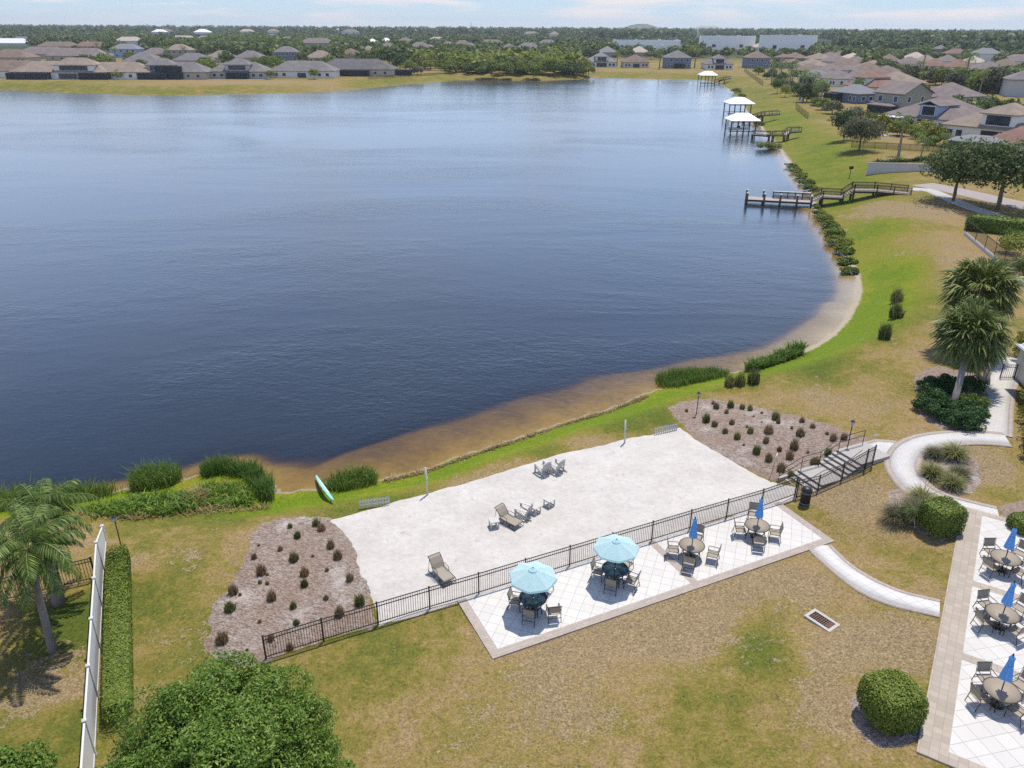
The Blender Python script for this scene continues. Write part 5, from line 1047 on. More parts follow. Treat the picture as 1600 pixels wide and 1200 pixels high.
for i, (a_, b_) in enumerate(((0, 1), (2, 3), (4, 5), (5, 6))): deck(pk, dp(a_, h_), dp(b_, h_), w)
for a_, b_ in ((1, 2), (3, 4)):
    n = 5; m_ = MB()
    for k in range(n): p = dp(a_, h_).lerp(dp(b_, h_), (k + .5) / n); m_.bar(p - ay * h_, p + ay * h_, .30, .06)
    m_.build('steps', WOOD, pk)
for off in (0.02, w - .02):
    for a_, b_ in ((1, 2), (2, 3), (3, 4), (4, 5), (5, 6)): railing(pk, dp(a_, off), dp(b_, off), 1.05, None, BWOOD if off else WOOD)
s01 = dp(0, w).lerp(dp(1, w), .42); railing(pk, s01, dp(1, w), 1.0, 5, DWOOD); m_ = MB(); m_.bar(s01 + Vector((0, 0, .42)) - ay * .35, dp(1, w) + Vector((0, 0, .42)) - ay * .35, .5, .06); m_.bar(s01 + Vector((0, 0, .1)) - ay * .35, s01 + Vector((0, 0, .42)) - ay * .35, .3, .1); m_.build('bench', DWOOD, pk)
m_ = MB(); m_.bar(s01 + Vector((0, 0, 1.06)), dp(1, w) + Vector((0, 0, 1.06)), .22, .05); m_.build('rail_cap', CAPW, pk)
for k, u in enumerate((0, .27, .52, .78, 1.0)):
    for off in (-.1, w + .1):
        if k in (0, 1) or off < 0: pile(pk, dp(0, off).lerp(dp(1, off), u), -3.4, .45, .17, True)
for i in (2, 3, 4, 5):
    for off in (.15, w - .15): p = dp(i, off); pile(pk, p, -2.6, p.z - .05, .17)
for off in (.15, w - .15): p = dp(5, off).lerp(dp(6, off), .5); pile(pk, p, -1, p.z - .05, .17)
def shelter(label, cpx, cpy, wpx, eh, dm, walk, label2=None, boat=None):
    c = at(cpx, cpy, WATER_Z); wm_ = wpx * math.hypot(c.y, CAM_H) / F_PX; r = thing('boat_shelter', label, 'boat shelter', (c.x, c.y, WATER_Z), .02); hx, hy = wm_ / 2, dm / 2
    for sx in (-.44, -.02, .38):
        for sy in (-.4, .4): m_ = MB(); m_.bar((sx * wm_, sy * dm, -2), (sx * wm_, sy * dm, eh), .26); m_.build('pile', DWOOD, r)
    m_ = MB(); rise = wm_ * .19; k = min(hx, hy) * .72; V = [(-hx, -hy, eh), (hx, -hy, eh), (hx, hy, eh), (-hx, hy, eh), (-hx + k, -hy + k, eh + rise), (hx - k, -hy + k, eh + rise), (hx - k, hy - k, eh + rise), (-hx + k, hy - k, eh + rise)]
    m_.add(V, [(0, 1, 5, 4), (1, 2, 6, 5), (2, 3, 7, 6), (3, 0, 4, 7), (4, 5, 6, 7)]); m_.build('roof', ROOFW, r); m_ = MB()
    for p, q in ((0, 1), (1, 2), (2, 3), (3, 0)): m_.bar(Vector(V[p]) - Vector((0, 0, .13)), Vector(V[q]) - Vector((0, 0, .13)), .08, .24)
    m_.build('fascia', ROOFW, r)
    for z in (.9, eh - .5): m_ = MB(); m_.bar((-.44 * wm_, -.4 * dm, z), (.38 * wm_, -.4 * dm, z), .1, .14); m_.bar((-.44 * wm_, .4 * dm, z), (.38 * wm_, .4 * dm, z), .1, .14); m_.build('crossbeam', DWOOD, r)
    m_ = MB(); m_.box((0.0, 0, .62), (.8 * wm_, dm * .16, .12)); m_.build('lift_platform', WOOD, r)
    if boat:
        b = thing('small_boat', boat, 'boat', (c.x - .8, c.y - .3, WATER_Z + 1.0)); m_ = MB(); V = []; n = 10; BL = wm_ * .36
        for i in range(n + 1):
            u = i / n; ww = 1.0 * (1 - max(0, (u - .55) / .45) ** 2); x = -BL + 2 * BL * u; V += [(x, -ww, .55), (x, -ww * .75, .05), (x, 0, -.1 + .3 * u ** 3), (x, ww * .75, .05), (x, ww, .55)]
        m_.add(V, [(5 * i + j, 5 * (i + 1) + j, 5 * (i + 1) + j + 1, 5 * i + j + 1) for i in range(n) for j in range(4)] + [(0, 1, 2, 3, 4)] + [(5 * i, 5 * i + 4, 5 * i + 9, 5 * i + 5) for i in range(n)]); m_.build('hull', CAPW, b); m_ = MB(); m_.box((0, 0, .8), (.7, .8, .5)); m_.build('console', DKFRAME, b)
    pts = [at(x, y, z) for x, y, z in walk]; g = thing('boat_walkway', label2, 'walkway', tuple(pts[0]))
    ps = [p - pts[0] for p in pts]
    for a_, b_ in zip(ps[:-1], ps[1:]):
        deck(g, a_, b_, 1.3); sd = (b_ - a_).cross(Vector((0, 0, 1))).normalized() * .6
        for s in (-1, 1): railing(g, a_ + sd * s, b_ + sd * s, 1.0, max(1, round((b_ - a_).length / 3)), BWOOD, bal=False)
    for p in ps[:-1]:
        for s in (-.5, .5): pile(g, (p.x, p.y + s), -3.2 - pts[0].z, p.z, .15)
    return r
shelter('white-roofed boat shelter on dark piles, the nearest of three', 1157, 209, 44, 3.6, 6.5, [(1176, 210, -.2), (1202, 212, -.2), (1208, 211, .4), (1226, 211, .6), (1232, 206, 1.1), (1250, 205, 1.2)], 'brown railed walkway to the nearest boat shelter', 'small white boat hanging under the nearest boat shelter')
shelter('white-roofed boat shelter on dark piles, second of three', 1152, 181, 38, 3.9, 7.5, [(1162, 185, -.2), (1180, 184, -.2), (1192, 180, 1.0), (1216, 178, 1.2)], 'brown railed walkway to the second boat shelter')
shelter('small white-roofed boat shelter at the far corner of the lake', 1104, 133, 25, 4.6, 7.0, [(1117, 128, -.2), (1124, 126, .2), (1132, 124, 1.0), (1140, 122, 1.2)], 'short brown walkway to the far corner shelter')
# ---------------------------------------------------------------- houses
def roofmat(name, col): 
    m, t, o = newmat(name); v = coords(t); n = noise(t, v, .35, 5, .6); n2 = noise(t, v, 5, 4, .7)
    wv = nd(t, 'ShaderNodeTexWave', {'Vector': v, 'Scale': 1.6, 'Distortion': 1.0, 'Detail': 1.0}, wave_type='BANDS', bands_direction='Z').outputs['Fac']
    k = mth(t, 'ADD', mth(t, 'MULTIPLY', n, .6), mth(t, 'ADD', mth(t, 'MULTIPLY', n2, .3), mth(t, 'MULTIPLY', wv, .1)))
    princ(t, o, ramp(t, k, [(.28, tuple(x * .62 for x in col)), (.5, col), (.75, tuple(min(1, x * 1.4) for x in col))]), .9, .1, 0, bump(t, n2, .3, .03)); return m
RF = {'grey': roofmat('grey_shingle', (.175, .165, .165)), 'dark': roofmat('dark_shingle', (.125, .12, .125)), 'tan': roofmat('tan_shingle', (.25, .205, .17)), 'brown': roofmat('brown_shingle', (.19, .145, .12)), 'red': roofmat('red_tile', (.215, .135, .11)), 'mauve': roofmat('mauve_shingle', (.19, .16, .155)), 'white': ROOFW, 'metal': simple('grey_metal_roof', (.20, .205, .22), .9, .1, 0, .08, .7), 'pale': roofmat('pale_tile', (.42, .36, .31))}
WL = {'white': simple('white_stucco', (.68, .67, .65), .9, .1, 0, .05, .6), 'cream': simple('cream_wall', (.55, .50, .42), .9, .1, 0, .06, .6), 'tan': simple('tan_wall', (.42, .37, .30), .9, .1, 0, .06, .6), 'grey': simple('grey_wall', (.42, .43, .43), .9, .1, 0, .06, .6), 'blue': simple('blue_siding', (.28, .38, .52), .8, .15, 0, .06, .6), 'sage': simple('sage_siding', (.30, .295, .245), .85, .1, 0, .06, .6), 'slate': simple('slate_blue_wall', (.16, .20, .27), .85, .1, 0, .08, .6)}
GLASS = simple('dark_window', (.018, .028, .045), .15, .6, 0, .3); TRIM = simple('white_trim', (.7, .7, .69), .6, .2)
SCREEN = simple('dark_screen', (.022, .030, .040), .7, .2, 0, .35, .5); SCRF = simple('screen_frame', (.10, .085, .07), .6, .2)
def hip(mb, x0, x1, y0, y1, z, pitch=.42, ov=.55, axis=None):
    x0 -= ov; x1 += ov; y0 -= ov; y1 += ov; w, d = x1 - x0, y1 - y0; k = min(w, d) / 2; hgt = k * pitch; cx, cy = (x0 + x1) / 2, (y0 + y1) / 2
    r0, r1 = ((x0 + k, cy), (x1 - k, cy)) if w >= d else ((cx, y0 + k), (cx, y1 - k))
    V = [(x0, y0, z), (x1, y0, z), (x1, y1, z), (x0, y1, z), (*r0, z + hgt), (*r1, z + hgt)]; b = [(p[0], p[1], z - .2) for p in V[:4]]
    if abs(w - d) < .05: V[5] = (r0[0] + .02, r0[1], z + hgt)
    F_ = [(0, 1, 5, 4), (2, 3, 4, 5), (1, 2, 5), (3, 0, 4)] if w >= d else [(1, 2, 5, 4), (3, 0, 4, 5), (0, 1, 4), (2, 3, 5)]
    mb.add(V + b, F_ + [(9, 8, 7, 6)] + [(6 + i, 6 + (i + 1) % 4, (i + 1) % 4, i) for i in range(4)]); return z + hgt
def gable(mb, wb, x0, x1, y0, y1, z, pitch=.5, ov=.45, along='x'):
    if along == 'x':
        h = (y1 - y0 + 2 * ov) / 2 * pitch; c = (y0 + y1) / 2; V = [(x0 - ov, y0 - ov, z), (x1 + ov, y0 - ov, z), (x1 + ov, y1 + ov, z), (x0 - ov, y1 + ov, z), (x0 - ov, c, z + h), (x1 + ov, c, z + h)]
        for x in (x0 + .01, x1 - .01): wb.tri([(x, y0, z - .01), (x, y1, z - .01), (x, c, z + h * .9)])
    else:
        h = (x1 - x0 + 2 * ov) / 2 * pitch; c = (x0 + x1) / 2; V = [(x1 + ov, y0 - ov, z), (x1 + ov, y1 + ov, z), (x0 - ov, y1 + ov, z), (x0 - ov, y0 - ov, z), (c, y0 - ov, z + h), (c, y1 + ov, z + h)]
        for y in (y0 + .01, y1 - .01): wb.tri([(x0, y, z - .01), (x1, y, z - .01), (c, y, z + h * .9)])
    V2 = [(a, b, c_ - .22) for a, b, c_ in V]; n = 6
    mb.add(V + V2, [(0, 1, 5, 4), (2, 3, 4, 5), (6, 10, 11, 7), (8, 11, 10, 9), (0, 4, 10, 6), (4, 3, 9, 10), (1, 7, 11, 5), (5, 11, 8, 2), (0, 6, 7, 1), (2, 8, 9, 3)]); return z + h
def window(r, x, y, z, w, h, nrm='y-', frame=True, glass=None):
    m_ = MB(); e = .04
    dx, dy = {'y-': (0, -1), 'y+': (0, 1), 'x-': (-1, 0), 'x+': (1, 0)}[nrm]
    d = (w, .06, h) if dx == 0 else (.06, w, h)
    m_.box((x + dx * e, y + dy * e, z), d); o = m_.build('window', glass or GLASS, r)
    if frame:
        q = MB(); f = .12; c = (x + dx * (e + .02), y + dy * (e + .02))
        for s in (-1, 1):
            q.box((c[0] + (s * (w / 2 + f / 2) if dx == 0 else 0), c[1] + (s * (w / 2 + f / 2) if dx else 0), z), (f if dx == 0 else .1, f if dx else .1, h + 2 * f)); q.box((c[0], c[1], z + s * (h / 2 + f / 2)), (w if dx == 0 else .1, w if dx else .1, f))
        q.build('frame', TRIM, o)
    return o
def screen_box(r, x0, x1, y0, y1, h, roofed=None, name='screen_room'):
    m_ = MB(); m_.box(((x0 + x1) / 2, (y0 + y1) / 2, h / 2), (x1 - x0, y1 - y0, h)); o = m_.build(name, SCREEN, r); q = MB()
    n = max(2, int((x1 - x0) / 2.4))
    for k in range(n + 1): x = x0 + (x1 - x0) * k / n; q.box((x, y0 - .04, h / 2), (.10, .08, h)); q.box((x, (y0 + y1) / 2, h + .03), (.08, y1 - y0, .08))
    q.box(((x0 + x1) / 2, y0 - .05, h - .1), (x1 - x0, .08, .14)); q.box(((x0 + x1) / 2, y0 - .05, h * .42), (x1 - x0, .06, .07)); q.build('screen_frame', SCRF, o)
HOUSES = []
def house(label, px, py, wpx, depth=13, st=1, roof='grey', wall='white', feat='', yaw=0.0, wm=None, name='house', group=None, pitch=.55, base=None, detail=True):
    p = base or G(px, py); w = wm or wpx * math.hypot(p.x, p.y, CAM_H) / F_PX * (1 if abs(yaw) < .3 else 1); r = thing(name, label, 'house', p, yaw, group); wm2 = WL[wall]; H1 = 3.0; hw = w / 2; HOUSES.append((p.x, p.y, w, depth))
    wb, rb = MB(), MB()
    if st == 2 and 'p' not in feat:
        wb.box((0, depth / 2, 2.9), (w, depth, 6.0)); hip(rb, -hw, hw, 0, depth, 5.9, pitch); rw = rb
    else:
        wb.box((0, depth / 2, H1 / 2), (w, depth, H1 + .2)); hip(rb, -hw, hw, 0, depth, H1 + .08, pitch)
        if 'w' in feat: wb.box((-hw * .55, -1.6, H1 / 2), (w * .36, 3.4, H1 + .18)); hip(rb, -hw * .55 - w * .18, -hw * .55 + w * .18, -3.3, depth * .45, H1 + .11, pitch)
        if 'e' in feat: wb.box((hw * .5, -1.4, H1 / 2), (w * .4, 3.0, H1 + .18)); hip(rb, hw * .5 - w * .2, hw * .5 + w * .2, -2.9, depth * .5, H1 + .12, pitch)
    wb.build('wall', wm2, r); rb.build('roof', RF[roof], r)
    if 'p' in feat:   # partial upper storey with loggia
        cx = {'l': -hw * .4, 'r': hw * .35}.get(feat[feat.index('p') + 1:feat.index('p') + 2], 0); uw = w * .42
        ub, ur = MB(), MB(); ub.box((cx, depth * .36, 4.4), (uw, depth * .66, 3.2)); ub.build('upper_wall', wm2, r); hip(ur, cx - uw / 2, cx + uw / 2, depth * .03, depth * .69, 6.0, pitch); ur.build('upper_roof', RF[roof], r)
        window(r, cx, depth * .03, 4.65, uw * .72, 2.0); window(r, cx, -.02, 1.35, uw * .8, 2.3)
    if 'L' in feat: screen_box(r, -hw * 1.02, -hw * .15, -3.2, .0, 2.75)
    if 'R' in feat: screen_box(r, hw * .1, hw * 1.02, -3.2, .0, 2.75)
    if 'C' in feat: screen_box(r, -hw * .35, hw * .4, -2.4, .0, 2.75)
    if 'T' in feat: screen_box(r, -hw * .5, hw * .3, -1.2, .0, 5.6)
    if detail:
        xs = [-.8, -.55, .55, .8] if 'L' not in feat and 'R' not in feat else ([.45, .75] if 'L' in feat else [-.75, -.45])
        for x in xs:
            if not ('w' in feat and x < -.1) and not ('e' in feat and x > .2): window(r, x * hw, 0, 1.5, min(1.5, w * .08), 1.3)
        if st == 2 and 'p' not in feat:
            for x in (-.65, -.2, .25, .68): window(r, x * hw, 0, 4.5, min(1.6, w * .1), 1.4)
        if abs(yaw) > .3:
            for y in (.25, .6): window(r, hw, depth * y, 1.5, 1.4, 1.2, 'x+')
        if 'g' in feat: window(r, 0, -.01, 1.25, min(4, w * .3), 2.1)
    return r
# first row on the far shore, left to right
house('low brown-roofed white house at the left edge of the far shore', 0, 122, 100, 14, 1, 'brown', 'white', '')
house('tan-roofed house with a columned upper balcony and long dark screen room, far shore left', 92, 124, 120, 14, 1, 'tan', 'white', 'prL')
house('tan-roofed white bungalow with a dark screen room, second on the far shore', 182, 124, 86, 13, 1, 'tan', 'white', 'L')
house('grey-roofed house with a two-storey dark screened back, far shore', 272, 124, 88, 13, 1, 'grey', 'tan', 'plLT')
house('grey-roofed house with a white arched upper loggia, middle of the far shore row', 372, 123, 80, 13, 1, 'grey', 'grey', 'pcC')
house('white house with a plain dark grey hip roof beside the young tree, far shore', 472, 122, 90, 14, 1, 'grey', 'white', 'g')
house('long dark-roofed house with a small dormer, last of the far shore row', 553, 119, 112, 17, 1, 'dark', 'tan', 'C', pitch=.5)
r = thing('pool_cage', 'long low dark pool screen at the end of the far shore row', 'pool cage', G(612, 118)); screen_box(r, -5, 9.5, 0, 6, 2.6)
# second and third rows on the left
for row in [('low brown roof at the far left behind the lawn', 12, 98, 60, 16, 1, 'brown', 'tan', ''), ('white metal roof at the left edge behind the second row', 12, 72, 60, 16, 1, 'white', 'cream', ''), ('wide mauve roof left of the lawn gap', 62, 92, 76, 16, 1, 'mauve', 'tan', 'L'),
 ('mauve hip roof right of the lawn gap', 118, 95, 92, 16, 1, 'mauve', 'tan', 'R'), ('orange brown roof behind the mauve roofs', 140, 78, 50, 14, 1, 'red', 'tan', ''), ('brown hip roof with a palm at its side, back row left', 88, 78, 60, 14, 1, 'brown', 'cream', ''), ('small grey hip roof at far left back row', 32, 66, 32, 13, 1, 'grey', 'cream', ''),
 ('white two-storey house with a tan roof behind the palms', 200, 73, 42, 14, 2, 'pale', 'white', ''), ('blue and white two-storey house among trees, left', 195, 90, 44, 12, 2, 'metal', 'blue', ''), ('large dark grey hip roof behind the far shore row', 218, 108, 66, 18, 1, 'grey', 'tan', '', ), ('grey hip roof in the second row behind the screened house', 240, 92, 46, 14, 1, 'mauve', 'tan', ''),
 ('grey two-storey house with three upper windows, second row', 278, 92, 40, 13, 2, 'tan', 'sage', ''), ('grey hip roof tucked behind the two-storey screen', 298, 103, 56, 13, 1, 'grey', 'cream', 'e'), ('tan hip roof half hidden by a dark tree, second row', 342, 98, 44, 14, 1, 'tan', 'tan', ''), ('dark grey hip roof above the loggia house', 388, 98, 46, 14, 1, 'grey', 'tan', ''),
 ('slate blue two-storey house with white windows, middle row', 446, 96, 40, 12, 2, 'grey', 'slate', ''), ('tan hip roof just right of the blue two-storey house', 498, 98, 46, 15, 1, 'tan', 'cream', ''), ('brown hip roof behind the long dark-roofed house', 546, 92, 34, 14, 1, 'brown', 'tan', ''),
 ('pale tan roof among trees, back of the left side', 285, 64, 40, 14, 1, 'pale', 'cream', ''), ('small tan roof between trees, back row', 318, 64, 26, 14, 1, 'tan', 'cream', ''), ('long pale grey two-storey terrace in the trees', 494, 77, 58, 16, 2, 'mauve', 'grey', ''), ('white metal pavilion roof in the trees', 581, 70, 19, 14, 1, 'white', 'cream', ''), ('small white roof right of the pavilion', 603, 68, 18, 14, 1, 'white', 'cream', ''),
 ('grey hip roof in front of the white roofs', 605, 79, 30, 14, 1, 'mauve', 'tan', ''), ('twin grey roof by the thicket, left one', 632, 68, 26, 14, 1, 'grey', 'tan', ''), ('grey roof by the thicket with a white gable', 655, 78, 36, 15, 1, 'mauve', 'tan', 'e'), ('tan roof low beside the thicket', 672, 82, 24, 13, 1, 'tan', 'tan', ''), ('pale green-grey roof above the thicket', 682, 66, 28, 14, 1, 'pale', 'cream', ''),
 ('mauve roof cluster above the thicket, left', 700, 76, 28, 14, 1, 'mauve', 'tan', ''), ('mauve roof cluster above the thicket, middle', 722, 74, 32, 15, 1, 'brown', 'tan', ''), ('mauve roof above the thicket with a white corner', 735, 78, 24, 13, 1, 'grey', 'white', ''), ('brown long roof above the thicket', 768, 72, 42, 14, 1, 'mauve', 'tan', ''), ('grey roof at the right end above the thicket', 795, 80, 26, 14, 1, 'grey', 'tan', ''),
 ('wide grey roof over the thicket centre', 826, 80, 44, 16, 1, 'grey', 'tan', 'w'), ('grey roof behind the wide one over the thicket', 856, 72, 34, 14, 1, 'mauve', 'tan', ''), ('small tan roof far in the trees at left', 425, 60, 24, 14, 1, 'tan', 'cream', ''), ('small grey roof far in the trees', 448, 66, 26, 14, 1, 'grey', 'cream', ''),
 ('tan hip roof in the trees right of the blue house', 574, 84, 22, 14, 1, 'tan', 'tan', ''),
 # far end of the lake
 ('white house with tall dark two-storey glazing, far end of the lake left', 940, 105, 52, 15, 1, 'metal', 'white', 'pc'), ('brown hip-roofed cream bungalow at the far end of the lake', 994, 106, 44, 14, 1, 'brown', 'cream', 'g'), ('slate two-storey house with a grey roof at the far end of the lake', 1060, 107, 42, 14, 2, 'grey', 'slate', 'C'), ('white and grey house with tall blue glazing by the far shelter', 1124, 109, 46, 14, 1, 'grey', 'white', 'pc'), ('dark-sided house right of the tall blue glazing', 1185, 107, 36, 14, 2, 'brown', 'slate', ''),
 ('long pale roof behind the far end houses', 950, 88, 34, 16, 1, 'metal', 'grey', ''), ('low tan roof behind the far end houses', 1000, 88, 34, 16, 1, 'pale', 'tan', ''), ('pair of pale beige hip roofs before the white block', 1165, 78, 24, 16, 1, 'pale', 'cream', ''), ('second beige hip roof before the white block', 1188, 79, 22, 16, 1, 'pale', 'cream', '')]:
    row = list(row[:9]); row[3] = row[3] * .82; house(*row, detail=row[2] > 84)
# commercial blocks
def block(label, px, py, wpx, h, depth, mat, nwin):
    p = G(px, py); w_ = wpx * math.hypot(p.x, p.y, CAM_H) / F_PX; HOUSES.append((p.x, p.y, w_, depth)); r = thing('commercial_block', label, 'building', p); m_ = MB(); m_.box((0, depth / 2, h / 2), (w_, depth, h)); m_.build('wall', mat, r)
    m_ = MB(); m_.box((0, .15, h + .3), (w_, .3, .6)); m_.box((-w_ / 2 + .15, depth / 2, h + .3), (.3, depth - .61, .6)); m_.box((w_ / 2 - .15, depth / 2, h + .3), (.3, depth - .61, .6)); m_.build('parapet', mat, r)
    m_ = MB(); m_.box((w_ * .2, depth * .4, h + .6), (3, 3, 1.2)); m_.box((-w_ * .15, depth * .5, h + .5), (2.4, 2.4, 1.0)); m_.build('roof_unit', WL['grey'], r)
    for k in range(nwin): window(r, w_ * ((k + .5) / nwin - .5), 0, h * .3, min(4, w_ / nwin * .2), h * .22, frame=False)
    return r
CW = simple('white_tiltup_wall', (.92, .86, .80), .8, .2, 0, .04, .1)
block('long low white commercial building beyond the lake', 1012, 76, 92, 8.5, 30, CW, 5); block('low pale annex left of the long white building', 958, 74, 26, 4.5, 20, WL['grey'], 2); block('pale lower front of the long white building', 1045, 78, 52, 4.5, 12, CW, 4); block('tall white windowless commercial block', 1136, 78, 76, 13.5, 8, CW, 2); block('white square block at the head of the right street', 1231, 81, 76, 15, 8, CW, 2)
# right-hand neighbourhood, back yards to the lake
YW = R(-68)
def hr(label, px, py, wm_, dm, st, roof, wall, feat='', yaw=YW, pitch=.5, detail=True): return house(label, px, py, 0, dm, st, roof, wall, feat, yaw, wm_, pitch=pitch, detail=detail)
for row in [('brown-roofed house with dark glazing by the far right bank', 1212, 106, 15, 14, 1, 'brown', 'tan', 'pc'), ('tan hip-roofed house second along the right bank', 1250, 112, 15, 15, 1, 'tan', 'white', 'R'), ('low brown roof right of the tan one on the right bank', 1248, 120, 13, 12, 1, 'brown', 'tan', 'C'), ('mauve roof third along the right bank', 1278, 124, 15, 15, 1, 'mauve', 'white', ''), ('grey metal lanai-roofed house on the right bank', 1262, 131, 13, 9, 1, 'metal', 'white', 'C'), ('brown upper-storey house behind the right bank trees', 1312, 133, 15, 15, 1, 'mauve', 'white', 'pl'),
 ('red-brown roofed white house with two roofs, right bank', 1338, 148, 15, 16, 1, 'red', 'white', 'pc'), ('pale metal-roofed screened house behind the thin palm', 1318, 160, 12, 9, 1, 'metal', 'slate', 'L'), ('mauve roof with stains right of the white street block', 1290, 104, 15, 15, 1, 'mauve', 'cream', ''), ('brown roof further back along the right street', 1305, 112, 15, 15, 1, 'brown', 'white', ''), ('brown roof in the second line of the right street', 1335, 122, 16, 15, 1, 'brown', 'cream', ''), ('tan roof in the second line of the right street', 1265, 99, 14, 14, 1, 'tan', 'cream', '')] + [('mauve hip roof in the close row behind the far right bank houses', 1282, 98, 16, 15, 1, 'mauve', 'white'), ('brown hip roof beside the white block street', 1300, 95, 15, 14, 1, 'brown', 'cream'), ('grey-brown hip roof in the middle of the close right row', 1322, 108, 16, 15, 1, 'mauve', 'white'), ('tan hip roof with a pale wall in the close right row', 1345, 116, 16, 15, 1, 'tan', 'white'),
 ('brown hip roof behind the red-brown pair', 1362, 128, 16, 15, 1, 'brown', 'white'), ('tan hip roof beside the sage gable', 1375, 142, 16, 15, 1, 'tan', 'cream'), ('small mauve roof behind the metal lanai on the right bank', 1288, 134, 13, 12, 1, 'mauve', 'white'), ('dark brown low roof at the start of the right row', 1228, 98, 14, 14, 1, 'brown', 'slate'), ('pale tan roof in the close right row near the avenue', 1318, 99, 14, 14, 1, 'pale', 'cream'), ('mauve roof over the wide brown house', 1455, 165, 15, 14, 1, 'mauve', 'white')]: hr(*row)
for row in [('grey roof among trees across the right street', 1400, 82, 18, 14, 1, 'mauve', 'cream', ''), ('pale tan roof behind the tree row at right', 1430, 98, 16, 14, 1, 'pale', 'white', ''), ('dark two-storey house in the trees at right', 1468, 88, 12, 12, 2, 'grey', 'slate', ''), ('red hip roof in the trees at right', 1494, 90, 20, 14, 1, 'red', 'cream', ''), ('white gabled house at the right edge of the woods', 1540, 98, 20, 14, 2, 'metal', 'white', ''), ('long grey roof at the right edge beyond the trees', 1595, 104, 24, 16, 1, 'mauve', 'white', ''), ('pink roof row behind the right tree row, left', 1460, 112, 15, 14, 1, 'red', 'white', ''), ('pink roof row behind the right tree row, middle', 1500, 114, 15, 14, 1, 'red', 'white', ''), ('mauve roof in front of the pink roof row', 1420, 108, 16, 14, 1, 'mauve', 'white', ''),
 ('brown hip roof left of the pink roof row', 1388, 103, 15, 14, 1, 'brown', 'cream', ''), ('tan hip roof behind the pink roof row, left', 1446, 104, 15, 14, 1, 'tan', 'white', ''), ('grey hip roof behind the pink roof row, middle', 1480, 104, 15, 14, 1, 'mauve', 'white', ''), ('pale hip roof behind the pink roof row, right', 1522, 106, 15, 14, 1, 'pale', 'white', ''), ('brown hip roof below the long grey roof at right', 1572, 112, 16, 14, 1, 'brown', 'white', ''), ('grey roof right of the pink roof row', 1545, 118, 16, 14, 1, 'mauve', 'white', ''), ('slate house at the right edge behind the near trees', 1605, 152, 14, 12, 2, 'grey', 'grey', '')]: hr(*row[:8], detail=False, yaw=R(-20))
# three nearest houses, made larger and more particular
def big_house_sage():
    p = G(1383, 181); r = thing('house', 'two-storey sage green gabled house with a grey roof at the right bank', 'house', p, R(-62)); wb, rb = MB(), MB()
    wb.box((0, 6, 3.0), (9.5, 12, 6.2)); wb.box((-6.4, 8.5, 1.45), (4, 9, 3.1)); wb.box((0.5, 14.5, 2.4), (6, 7, 5.0)); gable(rb, wb, -4.75, 4.75, 0, 12, 6.1, .45, .5, 'x'); hip(rb, -2.5, 3.5, 11, 18, 4.9, .5); hip(rb, -8.4, -4.4, 4, 13, 3.05, .45); wb.build('wall', WL['sage'], r); rb.build('roof', RF['mauve'], r)
    screen_box(r, -4.4, 3.4, -2.6, .0, 2.8); m_ = MB(); hip(m_, -4.6, 3.6, -2.6, .3, 2.98, .3, .3); m_.build('porch_roof', RF['mauve'], r)
    for x in (-2.6, 2.4): window(r, x, 0, 4.6, 1.2, 1.5)
    for y in (2.5, 8): window(r, 4.75, y, 4.6, 1.1, 1.4, 'x+'); window(r, -4.75, y, 4.6, 1.1, 1.4, 'x-')
big_house_sage()
def big_house_brown():
    p = G(1430, 203); r = thing('house', 'wide mauve-brown roofed house with a blue loggia gable at the right bank', 'house', p, R(-62)); wb, rb = MB(), MB()
    wb.box((0, 9, 1.5), (18, 18, 3.1)); hip(rb, -9, 9, 0, 18, 3.05, .5, .6); wb.build('wall', WL['white'], r); rb.build('roof', RF['mauve'], r); ub, ur = MB(), MB(); ub.box((2.2, 4.0, 4.4), (5.0, 7.2, 3.0)); ub.build('upper_wall', WL['blue'], r); gable(ur, MB(), -.3, 4.7, .4, 7.6, 5.9, .35, .35, 'y'); ur.build('upper_roof', RF['mauve'], r)
    window(r, 2.2, .4, 4.6, 3.4, 2.0, glass=SCREEN); window(r, 2.2, -.02, 1.4, 4.2, 2.4, glass=SCREEN)
    for x in (-7, -3.5, 6.5, 7.9): window(r, x, 0, 1.5, 1.2, 1.5)
    m_ = MB(); m_.box((-5.5, -2.2, 2.75), (6, 3.4, .14)); m_.build('awning', ROOFW, r)
    for x in (-8.3, -2.7): m_ = MB(); m_.box((x, -3.7, 1.3), (.14, .14, 2.75)); m_.build('awning_post', TRIM, r)
big_house_brown()
hr('tan-roofed white house with a metal-roofed screen room at the right edge', 1528, 222, 16, 15, 1, 'tan', 'white', 'pr', R(-52))
q_ = G(1518, 250); r = thing('screen_house', 'grey metal-roofed dark screen room beside the two oaks', 'screen room', q_, R(-40)); screen_box(r, -4.5, 4.5, 0, 6, 2.9); m_ = MB(); hip(m_, -4.5, 4.5, 0, 6, 3.2, .3, .3); m_.build('roof', RF['metal'], r)
hr('red-roofed house at the right edge behind the oaks', 1590, 252, 13, 13, 1, 'red', 'white', '', R(-45))
